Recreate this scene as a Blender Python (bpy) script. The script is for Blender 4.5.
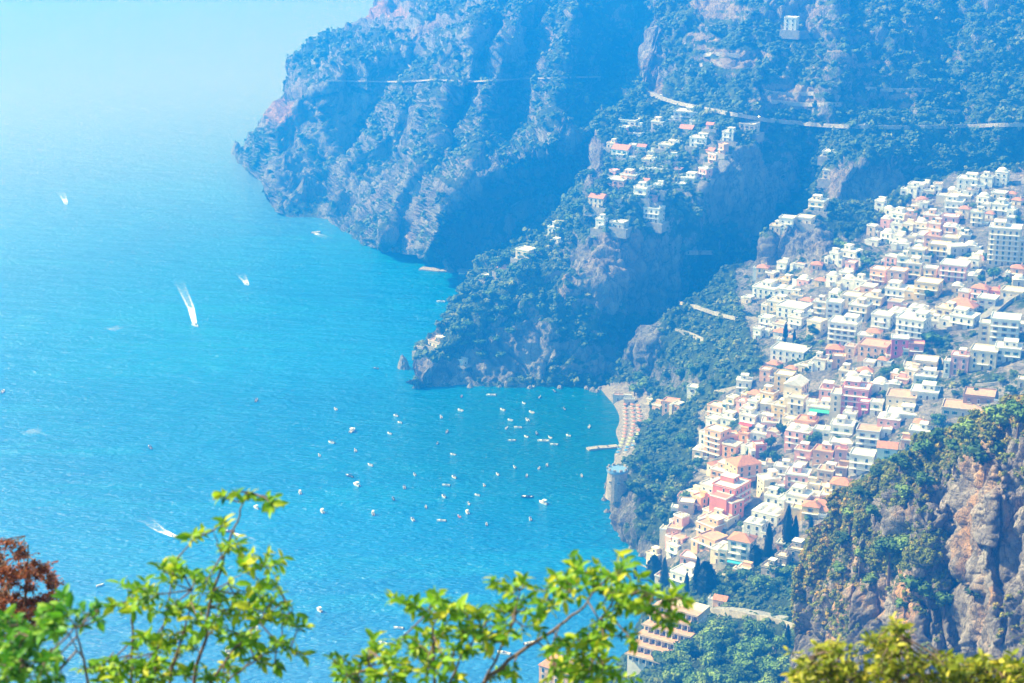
import bpy, bmesh, math, random
import numpy as np
from mathutils import Vector, Matrix
from mathutils.bvhtree import BVHTree

for _o in list(bpy.data.objects):
    bpy.data.objects.remove(_o)
random.seed(7)
RNG = np.random.default_rng(11)
S = bpy.context.scene
COL = S.collection

# ------------------------------------------------------------------ camera
F = 1800.0
CW, CH = 1024, 683
CAMH = 400.0
PITCH = math.radians(17.1)
cam_d = bpy.data.cameras.new('camera')
cam = bpy.data.objects.new('camera', cam_d)
COL.objects.link(cam)
cam.location = (0, 0, CAMH)
cam.rotation_euler = (math.radians(90) - PITCH, 0, 0)
cam_d.sensor_width = 36
cam_d.lens = 36 * F / CW
cam_d.clip_start = 0.2
cam_d.clip_end = 60000
cam_d.dof.use_dof = True
cam_d.dof.focus_distance = 1100
cam_d.dof.aperture_fstop = 4.5
S.camera = cam

# ------------------------------------------------------------------ light
SUN_EL = math.radians(42)
SUN_AZ = math.radians(-74)          # measured from +Y (view direction) towards +X
w = bpy.data.worlds.new('World')
S.world = w
w.use_nodes = True
nt = w.node_tree
bg = nt.nodes['Background']
sky = nt.nodes.new('ShaderNodeTexSky')
sky.sky_type = 'NISHITA'
sky.sun_disc = False
sky.sun_elevation = SUN_EL
sky.sun_rotation = SUN_AZ
sky.air_density = 1.0
sky.dust_density = 0.6
nt.links.new(sky.outputs[0], bg.inputs[0])
bg.inputs[1].default_value = 0.15
sd = bpy.data.lights.new('sun', 'SUN')
so = bpy.data.objects.new('sun', sd)
COL.objects.link(so)
sd.energy = 5.0
sd.angle = math.radians(0.5)
sd.color = (1.0, 0.93, 0.82)
sdir = Vector((math.sin(SUN_AZ) * math.cos(SUN_EL), math.cos(SUN_AZ) * math.cos(SUN_EL), math.sin(SUN_EL)))
so.rotation_euler = sdir.to_track_quat('Z', 'Y').to_euler()
so.location = (0, 0, 900)
S.view_settings.view_transform = 'Standard'
S.view_settings.look = 'None'
S.view_settings.exposure = 1.40
S.view_settings.gamma = 1.0

HAZE_DENS = 0.00085
HAZE_COL = (0.008, 0.235, 1.0)

# ------------------------------------------------------------------ helpers
cp, sp = math.cos(PITCH), math.sin(PITCH)

def ray(px, py):
    px = np.asarray(px, float); py = np.asarray(py, float)
    u = (px - CW / 2) / F
    v = (CH / 2 - py) / F
    return u, cp + v * sp, -sp + v * cp

def Y_of_z(py, z):
    _, dy, dz = ray(0, py)
    return (z - CAMH) / dz * dy

def pt(px, py, Y):
    u, dy, dz = ray(px, py)
    t = Y / dy
    return np.stack([u * t, np.broadcast_to(Y, t.shape) * 1.0, CAMH + dz * t], -1)

def sea(px, py, z=0.0):
    return Vector(pt(px, py, Y_of_z(py, z)).tolist())

def proj(p):
    x, y, z = p[..., 0], p[..., 1], p[..., 2] - CAMH
    fw = y * cp - z * sp
    up = y * sp + z * cp
    return CW / 2 + F * x / fw, CH / 2 - F * up / fw

def _h(ix, iy, iz, seed):
    n = (ix * 374761393 + iy * 668265263 + iz * 2147483647 + seed * 1274126177) & 0xFFFFFFFF
    n = ((n ^ (n >> 13)) * 1274126177) & 0xFFFFFFFF
    n = ((n ^ (n >> 16)) * 2246822519) & 0xFFFFFFFF
    return ((n ^ (n >> 15)) & 0xFFFF) / 32767.5 - 1.0

def vnoise(p, seed=0):
    p = np.asarray(p, float)
    i = np.floor(p).astype(np.int64)
    f = p - i
    f = f * f * f * (f * (f * 6 - 15) + 10)
    r = 0
    for dx in (0, 1):
        wx = f[..., 0] if dx else 1 - f[..., 0]
        for dy in (0, 1):
            wy = f[..., 1] if dy else 1 - f[..., 1]
            for dz in (0, 1):
                wz = f[..., 2] if dz else 1 - f[..., 2]
                r = r + wx * wy * wz * _h(i[..., 0] + dx, i[..., 1] + dy, i[..., 2] + dz, seed)
    return r

def fbm(p, oct=4, seed=0, ridged=False):
    a, s, r = 1.0, 0.0, 0
    for k in range(oct):
        n = vnoise(p * (2.03 ** k) + 17.3 * k, seed + k)
        if ridged:
            n = 1 - 2 * np.abs(n)
        r = r + a * n
        s += a
        a *= 0.5
    return r / s

def worley(p, seed=0):
    """nearest and second nearest cell distance, and a random value per cell"""
    p = np.asarray(p, float); i = np.floor(p).astype(np.int64)
    f1 = np.full(p.shape[:-1], 9.0); f2 = f1.copy(); val = np.zeros_like(f1)
    for dx in (-1, 0, 1):
        for dy in (-1, 0, 1):
            for dz in (-1, 0, 1):
                c = i + np.array([dx, dy, dz])
                o = np.stack([_h(c[..., 0], c[..., 1], c[..., 2], seed + k) * .5 + .5 for k in (1, 2, 3)], -1)
                d = np.linalg.norm(c + o - p, axis=-1)
                nearer = d < f1
                f2 = np.where(nearer, f1, np.minimum(f2, d)); f1 = np.where(nearer, d, f1)
                val = np.where(nearer, _h(c[..., 0], c[..., 1], c[..., 2], seed + 7), val)
    return f1, f2, val

def new_mesh(name, verts, faces, smooth=False):
    me = bpy.data.meshes.new(name)
    verts = np.asarray(verts, np.float32)
    faces = np.asarray(faces, np.int32)
    n = faces.shape[1]
    me.vertices.add(len(verts)); me.vertices.foreach_set('co', verts.ravel())
    me.loops.add(faces.size); me.loops.foreach_set('vertex_index', faces.ravel())
    me.polygons.add(len(faces))
    me.polygons.foreach_set('loop_start', np.arange(0, faces.size, n, dtype=np.int32))
    me.polygons.foreach_set('use_smooth', np.full(len(faces), smooth))
    me.update(calc_edges=True)
    return me

def link(name, me, mat=None, parent=None):
    o = bpy.data.objects.new(name, me)
    COL.objects.link(o)
    if mat is not None:
        for m in (mat if isinstance(mat, (list, tuple)) else [mat]):
            me.materials.append(m)
    if parent is not None:
        o.parent = parent
    return o

def tag(o, label=None, cat=None, group=None, kind=None):
    if label: o['label'] = label
    if cat: o['category'] = cat
    if group: o['group'] = group
    if kind: o['kind'] = kind
    return o

def empty(name, loc, rz=0.0):
    o = bpy.data.objects.new(name, None)
    o.location = loc
    o.rotation_euler = (0, 0, rz)
    o.empty_display_size = 1
    COL.objects.link(o)
    return o

# ------------------------------------------------------------------ materials
def M(name, base, rough=0.8, noise=None, bump=0.0, bscale=1.0, spec=0.3, metallic=0.0):
    m = bpy.data.materials.new(name)
    m.use_nodes = True
    n, l = m.node_tree.nodes, m.node_tree.links
    b = n['Principled BSDF']
    b.inputs['Roughness'].default_value = rough
    b.inputs['Specular IOR Level'].default_value = spec
    b.inputs['Metallic'].default_value = metallic
    b.inputs['Base Color'].default_value = (*base, 1)
    if noise:
        sc, col2, lo, hi = noise
        tc = n.new('ShaderNodeTexCoord')
        no = n.new('ShaderNodeTexNoise')
        no.inputs['Scale'].default_value = sc
        no.inputs['Detail'].default_value = 5
        r = n.new('ShaderNodeMapRange')
        r.inputs['From Min'].default_value = lo
        r.inputs['From Max'].default_value = hi
        mx = n.new('ShaderNodeMix'); mx.data_type = 'RGBA'
        mx.inputs['A'].default_value = (*base, 1)
        mx.inputs['B'].default_value = (*col2, 1)
        l.new(tc.outputs['Object'], no.inputs['Vector'])
        l.new(no.outputs['Fac'], r.inputs['Value'])
        l.new(r.outputs['Result'], mx.inputs['Factor'])
        l.new(mx.outputs['Result'], b.inputs['Base Color'])
    if bump:
        tc = n.new('ShaderNodeTexCoord')
        no = n.new('ShaderNodeTexNoise')
        no.inputs['Scale'].default_value = bscale
        no.inputs['Detail'].default_value = 6
        bp = n.new('ShaderNodeBump')
        bp.inputs['Strength'].default_value = bump
        l.new(tc.outputs['Object'], no.inputs['Vector'])
        l.new(no.outputs['Fac'], bp.inputs['Height'])
        l.new(bp.outputs['Normal'], b.inputs['Normal'])
    return m

def terrain_mat(name, rock1, rock2, rock3, veg1, veg2, soil, vs=1.0):
    """rock with stains and vertical streaks, scrub and dry soil mixed by two attributes"""
    m = bpy.data.materials.new(name)
    m.use_nodes = True
    n, l = m.node_tree.nodes, m.node_tree.links
    b = n['Principled BSDF']
    b.inputs['Roughness'].default_value = 0.95
    b.inputs['Specular IOR Level'].default_value = 0.1
    geo = n.new('ShaderNodeNewGeometry')
    def noise(scale, zs=1.0, detail=6, rough=0.6):
        mp = n.new('ShaderNodeMapping')
        mp.inputs['Scale'].default_value = (scale, scale, scale * zs)
        no = n.new('ShaderNodeTexNoise')
        no.inputs['Scale'].default_value = 1
        no.inputs['Detail'].default_value = detail
        no.inputs['Roughness'].default_value = rough
        l.new(geo.outputs['Position'], mp.inputs['Vector'])
        l.new(mp.outputs['Vector'], no.inputs['Vector'])
        return no.outputs['Fac']
    def rng(x, a, b_):
        r = n.new('ShaderNodeMapRange')
        r.inputs['From Min'].default_value = a; r.inputs['From Max'].default_value = b_
        l.new(x, r.inputs['Value']); return r.outputs['Result']
    def mix(f, a, c):
        x = n.new('ShaderNodeMix'); x.data_type = 'RGBA'
        l.new(f, x.inputs['Factor'])
        for k, v in (('A', a), ('B', c)):
            if isinstance(v, tuple): x.inputs[k].default_value = (*v, 1)
            else: l.new(v, x.inputs[k])
        return x.outputs['Result']
    def att(nm):
        a = n.new('ShaderNodeAttribute'); a.attribute_name = nm
        return a.outputs['Fac']
    def math_(op, a, c):
        x = n.new('ShaderNodeMath'); x.operation = op
        for k, v in ((0, a), (1, c)):
            if isinstance(v, (int, float)): x.inputs[k].default_value = v
            else: l.new(v, x.inputs[k])
        return x.outputs[0]
    rk = mix(rng(noise(0.05 * vs, 0.35), 0.40, 0.62), rock1, rock2)
    rk = mix(rng(noise(0.022 * vs, 0.5), 0.54, 0.70), rk, rock3)
    rk = mix(rng(noise(0.35 * vs, 0.25, 8, 0.7), 0.5, 0.72), rk, tuple(c * 0.45 for c in rock1))
    ck = noise(0.085 * vs, 0.4, 5, 0.65)
    ck = math_('ABSOLUTE', math_('SUBTRACT', ck, 0.5), 0.0)
    rk = mix(rng(ck, 0.035, 0.0), rk, tuple(c * 0.28 for c in rock1))
    ck2 = math_('ABSOLUTE', math_('SUBTRACT', noise(0.2 * vs, 0.8, 4, 0.6), 0.5), 0.0)
    rk = mix(rng(ck2, 0.02, 0.0), rk, tuple(c * 0.4 for c in rock1))
    vg = mix(rng(noise(0.12 * vs), 0.38, 0.62), veg1, veg2)
    so_ = mix(rng(noise(0.5 * vs), 0.4, 0.65), soil, tuple(c * 0.55 for c in soil))
    vf = math_('ADD', att('veg'), math_('MULTIPLY', math_('SUBTRACT', noise(0.16 * vs, 0.7, 8, 0.7), 0.5), 2.2))
    c = mix(rng(vf, 0.42, 0.58), rk, vg)
    sf = math_('ADD', att('soil'), math_('MULTIPLY', math_('SUBTRACT', noise(0.2 * vs, 1, 6, 0.7), 0.5), 1.6))
    c = mix(rng(sf, 0.45, 0.6), c, so_)
    l.new(c, b.inputs['Base Color'])
    bp = n.new('ShaderNodeBump'); bp.inputs['Strength'].default_value = 0.9
    bp.inputs['Distance'].default_value = 5.0 / vs
    l.new(math_('ADD', noise(0.25 * vs, 0.5, 9, 0.7), math_('MULTIPLY', noise(0.9 * vs, 0.7, 6, 0.7), 0.35)), bp.inputs['Height'])
    l.new(bp.outputs['Normal'], b.inputs['Normal'])
    return m

# ------------------------------------------------------------------ terrain
def tps(P, V, lam=0.02):
    P = np.asarray(P, float) / 100.0; V = np.asarray(V, float)
    n = len(P)
    d = np.linalg.norm(P[:, None] - P[None], axis=2)
    K = np.where(d > 0, d * d * np.log(d + 1e-12), 0) + lam * np.eye(n)
    A = np.zeros((n + 3, n + 3))
    A[:n, :n] = K; A[:n, n] = 1; A[:n, n + 1:] = P
    A[n, :n] = 1; A[n + 1:, :n] = P.T
    c = np.linalg.solve(A, np.concatenate([V, np.zeros(3)]))
    def f(px, py):
        sh = px.shape
        q = np.stack([px.ravel(), py.ravel()], 1) / 100.0
        out = np.zeros(len(q))
        for s0 in range(0, len(q), 20000):
            qq = q[s0:s0 + 20000]
            dd = np.linalg.norm(qq[:, None] - P[None], axis=2)
            out[s0:s0 + 20000] = (dd * dd * np.log(dd + 1e-12)) @ c[:n] + c[n] + qq @ c[n + 1:]
        return out.reshape(sh)
    return f

def seg_dist(px, py, line):
    best = np.full(px.shape, 1e9)
    for (x0, y0), (x1, y1) in zip(line[:-1], line[1:]):
        dx, dy = x1 - x0, y1 - y0
        t = np.clip(((px - x0) * dx + (py - y0) * dy) / (dx * dx + dy * dy + 1e-9), 0, 1)
        best = np.minimum(best, np.hypot(px - x0 - t * dx, py - y0 - t * dy))
    return best

def in_poly(px, py, poly):
    inside = np.zeros(np.shape(px), bool)
    n = len(poly)
    for i in range(n):
        x0, y0 = poly[i]; x1, y1 = poly[(i + 1) % n]
        c = ((y0 > py) != (y1 > py)) & (px < (x1 - x0) * (py - y0) / (y1 - y0 + 1e-12) + x0)
        inside ^= c
    return inside

PATCH = {}
def patch(name, px0, px1, nx, nv, top, bot, cY, cZ, coast, ridges, amp, vegf, mat, back=220.0, seed=0, big=1.0, fine=0.0, zsq=0.25, blk=(20.0, 9.0), blka=1.0):
    pts, vals = [], []
    for x, y, Y in cY: pts.append((x, y)); vals.append(Y)
    for x, y, z in cZ: pts.append((x, y)); vals.append(float(Y_of_z(y, z)))
    for x, y in coast:
        pts.append((x, y)); vals.append(float(Y_of_z(y, 0)))
        pts.append((x, y + 16)); vals.append(float(Y_of_z(y + 16, -9)))
    f = tps(pts, vals)
    xs = np.linspace(px0, px1, nx)
    tx, ty = zip(*top); bx_, by_ = zip(*bot)
    T = np.interp(xs, tx, ty); B = np.interp(xs, bx_, by_)
    v = np.linspace(0, 1, nv)
    PX = np.repeat(xs[:, None], nv, 1)
    PY = B[:, None] + (T - B)[:, None] * v[None]
    Y = f(PX, PY)
    for line, am, wd in ridges:
        dd = seg_dist(PX, PY, line)
        Y = Y - am * np.exp(-np.sqrt(dd * dd + 4) / wd)
    V = pt(PX, PY, Y)
    # normals by finite differences
    du = np.gradient(V, axis=0); dv = np.gradient(V, axis=1)
    N = np.cross(du, dv); N /= np.linalg.norm(N, axis=2, keepdims=True) + 1e-9
    N *= np.sign(-(N * V).sum(2) + N[..., 2] * CAMH)[..., None]
    a = amp(PX, PY)
    st = V * np.array([1, 1, zsq])
    n = (fbm(st / 60.0, 5, seed, True) * 0.65 + fbm(V / 34.0, 4, seed + 9) * 0.35)
    n2 = fbm(V * np.array([1, 1, 0.5]) / 9.0, 3, seed + 21, True)
    n3 = fbm(V * np.array([1, 1, 0.3]) / 20.0, 4, seed + 33, True)
    tap = np.clip((V[..., 2] + 6) / 14.0, 0.15, 1)
    crag = 0
    warp = np.stack([fbm(V / 30.0, 2, seed + 60 + k) for k in range(3)], -1)
    for sc in blk:
        f1, f2, val = worley((V + warp * sc * 0.8) * np.array([1, 1, 0.5]) / sc, seed + 50)
        crag = crag + sc * (0.16 * val - 0.22 * np.exp(-(f2 - f1) * 9.0) - 0.10 * f1)
    crag = crag * blka
    n4 = fbm(V * np.array([1, 1, 0.45]) / 3.6, 3, seed + 44, True) if fine else 0.0
    V = V + N * ((crag + n4 * fine + n * 11.0 * big + n2 * 2.6 + n3 * 5.5) * a * tap)[..., None]
    # far side: falls away steeper than the line of sight
    last = V[:, -1]
    z_ = last[:, 2]
    def behind(dY, zz):
        q = last.copy(); yy = q[:, 1] + dY
        q[:, 0] = q[:, 0] * yy / q[:, 1] + 0.12 * dY
        q[:, 1] = yy; q[:, 2] = zz; return q
    b1 = behind(6.0 + 0 * z_, z_ - 5)
    b2 = behind(6 + (z_ + 20) * 0.6, np.minimum(z_ * 0.45 - 6, z_))
    b3 = behind(12 + (z_ + 20) * 1.5, -16.0 + 0 * z_)
    Vf = np.concatenate([V, b1[:, None], b2[:, None], b3[:, None]], 1)
    nv2 = nv + 3
    idx = np.arange(nx * nv2).reshape(nx, nv2)
    q = np.stack([idx[:-1, :-1], idx[1:, :-1], idx[1:, 1:], idx[:-1, 1:]], -1).reshape(-1, 4)
    me = new_mesh(name, Vf.reshape(-1, 3), q, smooth=True)
    du = np.gradient(V, axis=0); dv = np.gradient(V, axis=1)
    N = np.cross(du, dv); N /= np.linalg.norm(N, axis=2, keepdims=True) + 1e-9
    nz = np.abs(N[..., 2])
    veg, soil = vegf(PX, PY, nz, V)
    for nm, arr, dflt in (('veg', veg, 0.8), ('soil', soil, 0.0)):
        full = np.full((nx, nv2), dflt); full[:, :nv] = arr
        at = me.attributes.new(nm, 'FLOAT', 'POINT')
        at.data.foreach_set('value', full.astype(np.float32).ravel())
    o = link(name, me, mat)
    o['kind'] = 'structure'
    PATCH[name] = dict(V=V, veg=veg, soil=soil, PX=PX, PY=PY, N=N, nz=nz, tree=BVHTree.FromPolygons(Vf.reshape(-1, 3).tolist(), q.tolist()), full=Vf)
    return o

def zone(px, py, zs):
    r = 0.0
    for cx, cy, rx, ry, val in zs:
        r = r + val * np.exp(-(((px - cx) / rx) ** 2 + ((py - cy) / ry) ** 2) ** 1.5)
    return r

def cast(px, py, names=('town_hillside', 'headland_hill', 'far_mountain', 'near_cliff')):
    u, dy, dz = ray(px, py)
    d = Vector((float(u), float(dy), float(dz))).normalized()
    best = None
    for nme in names:
        if nme in PATCH:
            h, nn, i, dist = PATCH[nme]['tree'].ray_cast(Vector((0, 0, CAMH)), d)
            if h is not None and (best is None or dist < best[1]):
                best = (h, dist)
    if best is None:
        return sea(px, py)
    return best[0] if best[0].z > 0 else sea(px, py)

def ground(x, y, names=('town_hillside', 'headland_hill', 'far_mountain', 'near_cliff')):
    z = None
    for nme in names:
        if nme in PATCH:
            h, nn, i, dist = PATCH[nme]['tree'].ray_cast(Vector((x, y, 900)), Vector((0, 0, -1)))
            if h is not None and (z is None or h.z > z): z = h.z
    return 0.0 if z is None else max(z, 0.0)

farM = terrain_mat('far_limestone_slope', (0.34, 0.33, 0.31), (0.24, 0.22, 0.20), (0.40, 0.28, 0.19), (0.045, 0.07, 0.03), (0.09, 0.11, 0.04), (0.55, 0.33, 0.18), 0.6)
midM = terrain_mat('limestone_and_macchia', (0.36, 0.34, 0.31), (0.22, 0.21, 0.19), (0.40, 0.28, 0.19), (0.035, 0.07, 0.02), (0.11, 0.15, 0.035), (0.38, 0.30, 0.18), 0.9)
townM = terrain_mat('terraced_town_ground', (0.27, 0.26, 0.25), (0.22, 0.21, 0.19), (0.40, 0.31, 0.22), (0.035, 0.06, 0.02), (0.08, 0.12, 0.035), (0.40, 0.36, 0.32), 1.2)
nearM = terrain_mat('orange_stained_cliff', (0.40, 0.355, 0.30), (0.17, 0.155, 0.14), (0.68, 0.36, 0.14), (0.05, 0.08, 0.02), (0.16, 0.17, 0.03), (0.45, 0.25, 0.10), 2.2)

def veg_far(px, py, nz, V):
    v = 0.47 + (nz - 0.5) * 1.1 + 0.4 * fbm(V / 45.0, 3, 5)
    v = v + zone(px, py, [(290, 120, 35, 28, -0.3), (390, 25, 50, 14, -0.5), (290, 180, 30, 25, -0.4), (350, 170, 50, 40, -.2), (600, 30, 60, 60, .5), (470, 200, 80, 40, -.25)])
    s = -0.2 + zone(px, py, [(285, 115, 26, 22, .8), (380, 18, 45, 12, .9), (350, 60, 25, 10, .5), (415, 100, 14, 18, .4)])
    return v, s
def veg_mid(px, py, nz, V):
    v = 0.85 + (nz - 0.6) * 0.6 + 0.3 * fbm(V / 40.0, 3, 6)
    v = v + zone(px, py, [(625, 265, 55, 30, -.8), (520, 345, 45, 30, -.7), (640, 300, 60, 16, -.6), (735, 185, 45, 38, -.8), (860, 185, 40, 18, -.8), (592, 155, 12, 38, -.9), (650, 50, 12, 50, -.5), (450, 372, 60, 14, -.9), (600, 360, 50, 20, -.5), (800, 5, 50, 20, -.3), (770, 200, 30, 40, -.3)])
    s = -0.15 + zone(px, py, [(720, 10, 32, 14, .8), (735, 62, 34, 14, .9), (705, 40, 22, 12, .6), (790, 98, 40, 12, .75), (860, 65, 50, 14, .5), (920, 98, 60, 10, .5), (440, 340, 18, 9, .6), (800, 40, 50, 16, .4), (670, 90, 25, 12, .5), (655, 70, 12, 30, .5)])
    up = np.clip((128 - py) / 20.0, 0, 1) * np.clip((px - 640) / 60.0, 0, 1)
    s = s + up * (0.30 * np.sin(V[..., 2] * 0.85 + 2 * fbm(V / 60.0, 2, 12)) + 0.45 * fbm(V / 38.0, 3, 14) + 0.05)
    v = v - up * 0.12
    return v, s
TOWN = [(655, 560), (690, 480), (700, 410), (765, 370), (735, 300), (735, 268), (760, 262), (830, 255), (880, 222), (950, 175), (1060, 170), (1060, 400), (940, 430), (850, 490), (820, 545), (740, 560), (700, 585)]
BEACH = [(596, 386), (640, 384), (655, 400), (645, 430), (628, 462), (612, 475), (600, 474), (590, 440)]
def veg_town(px, py, nz, V):
    v = 0.85 + (nz - 0.7) * 0.4 + 0.3 * fbm(V / 30.0, 3, 8)
    t = in_poly(px, py, TOWN)
    v = v + zone(px, py, [(622, 515, 24, 34, -.55), (648, 345, 18, 26, -.8), (680, 380, 26, 14, -.5), (805, 255, 50, 22, -1.3), (770, 320, 20, 60, 0), (700, 340, 40, 30, .3), (612, 485, 14, 14, -.6), (655, 560, 14, 14, -1)])
    v = np.where(t, 0.42 + 0.45 * fbm(V / 14.0, 3, 3), v)
    v = v + zone(px, py, [(925, 350, 22, 16, .9), (980, 385, 60, 9, 1.0), (800, 350, 14, 20, .5), (905, 270, 20, 12, .6), (865, 265, 18, 12, .7)])
    s = np.where(t, 0.45 + 0.3 * fbm(V / 10.0, 2, 4), -0.1 + 0.2 * fbm(V / 20.0, 2, 4))
    b = in_poly(px, py, BEACH)
    v = np.where(b, -2, v); s = np.where(b, 2, s)
    return v, s
def veg_near(px, py, nz, V):
    v = 0.62 + (nz - 0.55) * 1.2 + 0.5 * fbm(V / 12.0, 3, 6)
    top = np.interp(px, [800, 820, 850, 920, 1024, 1100], [610, 540, 490, 447, 398, 380])
    v = v + np.clip(0.9 - (py - top) / 45.0, -0.35, 0.8)
    v = v + zone(px, py, [(985, 540, 36, 60, -.9), (900, 600, 40, 40, -.4), (940, 500, 20, 24, -.5), (895, 555, 30, 20, .9), (920, 590, 34, 34, .5), (835, 570, 34, 60, .45)])
    s = -0.3 + np.clip(0.7 - (py - top) / 30.0, 0, 0.6) * (0.5 + fbm(V / 9.0, 2, 3)) + zone(px, py, [(840, 560, 40, 60, .65), (900, 480, 60, 20, .5)])
    return v, s

A_top = [(232, 158), (240, 148), (250, 132), (262, 121), (285, 95), (292, 62), (318, 45), (345, 30), (370, 12), (385, 0), (420, -30), (460, -60), (760, -60)]
A_coast = [(236, 157), (250, 160), (268, 172), (272, 195), (292, 206), (330, 211), (345, 226), (380, 236), (425, 242), (440, 256), (470, 268), (540, 300), (620, 330)]
patch('far_mountain', 232, 760, 360, 230, A_top, [(x, y + 14) for x, y in A_coast] + [(760, 350)],
      [(262, 121, 2010), (285, 95, 2010), (292, 62, 2040), (318, 45, 2060), (345, 30, 2090), (385, 0, 2150), (460, -60, 2260),
       (335, 82, 1900), (300, 140, 1885), (400, 80, 1840), (450, 82, 1770), (500, 80, 1740), (560, 80, 1730), (620, 90, 1770),
       (400, 150, 1760), (450, 200, 1610), (500, 150, 1660), (560, 150, 1660), (560, 220, 1570), (500, 0, 1900), (600, 0, 1860), (700, 0, 1850),
       (660, 60, 1810), (700, -60, 1950), (700, 200, 1650), (760, 100, 1800)], [], A_coast,
      [([(275, 190), (276, 130), (300, 98), (345, 75), (400, 50), (440, 5), (470, -40)], 102, 22),
       ([(335, 205), (350, 165), (392, 130), (408, 90), (440, 60), (470, 30)], 76, 14),
       ([(385, 235), (400, 190), (436, 150), (445, 100), (470, 80), (480, 0)], 85, 14),
       ([(430, 245), (470, 170), (480, 120), (502, 60), (520, 0)], 68, 13),
       ([(430, 245), (450, 195), (500, 168), (560, 140), (600, 125), (640, 95)], 127, 20),
       ([(553, 138), (556, 90), (565, 40), (580, 0)], 76, 14),
       ([(330, 185), (372, 125), (420, 65)], -85, 14), ([(600, 90), (625, 50), (640, 0)], -119, 25), ([(455, 150), (462, 100), (490, 40)], -42, 8),
       ([(510, 140), (520, 90), (530, 30)], -59, 12)],
      lambda x, y: 1.35 + 0 * x, veg_far, farM, back=500, seed=1, big=1.2, zsq=0.09, blk=(40.0, 17.0), blka=.5)

B_top = [(408, 392), (414, 375), (418, 346), (440, 336), (450, 325), (462, 300), (475, 268), (510, 252), (545, 235), (565, 200), (590, 160), (603, 118), (640, 90), (644, 55), (662, 0), (700, -60), (1120, -60)]
B_coast = [(414, 382), (440, 384), (520, 387), (560, 385), (598, 388), (640, 384), (690, 372)]
patch('headland_hill', 408, 1120, 500, 300, B_top, [(408, 396), (598, 402), (640, 396), (690, 380), (740, 345), (800, 310), (900, 270), (1000, 240), (1120, 225)],
      [(418, 346, 1240), (462, 300, 1275), (475, 268, 1300), (545, 235, 1340), (565, 200, 1380), (603, 118, 1490), (640, 90, 1520), (644, 55, 1550), (662, 0, 1600), (700, -60, 1650),
       (520, 335, 1220), (520, 280, 1262), (600, 300, 1225), (600, 250, 1258), (600, 215, 1300), (640, 200, 1305), (650, 250, 1268), (690, 320, 1290), (700, 275, 1315),
       (745, 235, 1345), (700, 200, 1315), (735, 160, 1345), (795, 165, 1400), (700, 125, 1415), (780, 125, 1415), (900, 125, 1405), (1024, 125, 1410), (860, 165, 1350),
       (860, 205, 1335), (930, 210, 1345), (1024, 200, 1380), (800, 0, 1535), (900, 0, 1545), (1024, 0, 1560), (800, 60, 1465), (950, 60, 1475), (700, 60, 1495),
       (800, 300, 1295), (900, 260, 1315), (1000, 230, 1335), (1100, 220, 1335), (1120, 0, 1560), (1120, 100, 1440), (640, 340, 1262)], [],
      B_coast,
      [([(416, 380), (450, 345), (500, 300), (545, 245), (600, 205), (660, 195)], 24, 16), ([(590, 190), (606, 130), (640, 95), (655, 30)], 22, 10),
       ([(690, 235), (700, 190), (735, 140), (760, 125)], 14, 22), ([(640, 380), (700, 290), (760, 240), (800, 190), (810, 130)], -26, 14),
       ([(835, 200), (850, 170), (880, 150)], 30, 14), ([(820, 120), (840, 60), (830, 0)], 25, 20), ([(960, 120), (940, 60), (960, 0)], -35, 20), ([(740, 110), (730, 50), (760, 0)], 20, 18)],
      lambda x, y: np.clip(1.0 - zone(x, y, [(640, 165, 60, 45, .5), (900, 100, 200, 40, .2)]), .3, 1), veg_mid, midM, back=400, seed=2, big=1.2, zsq=0.14, blk=(26.0, 12.0), blka=.75)

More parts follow.
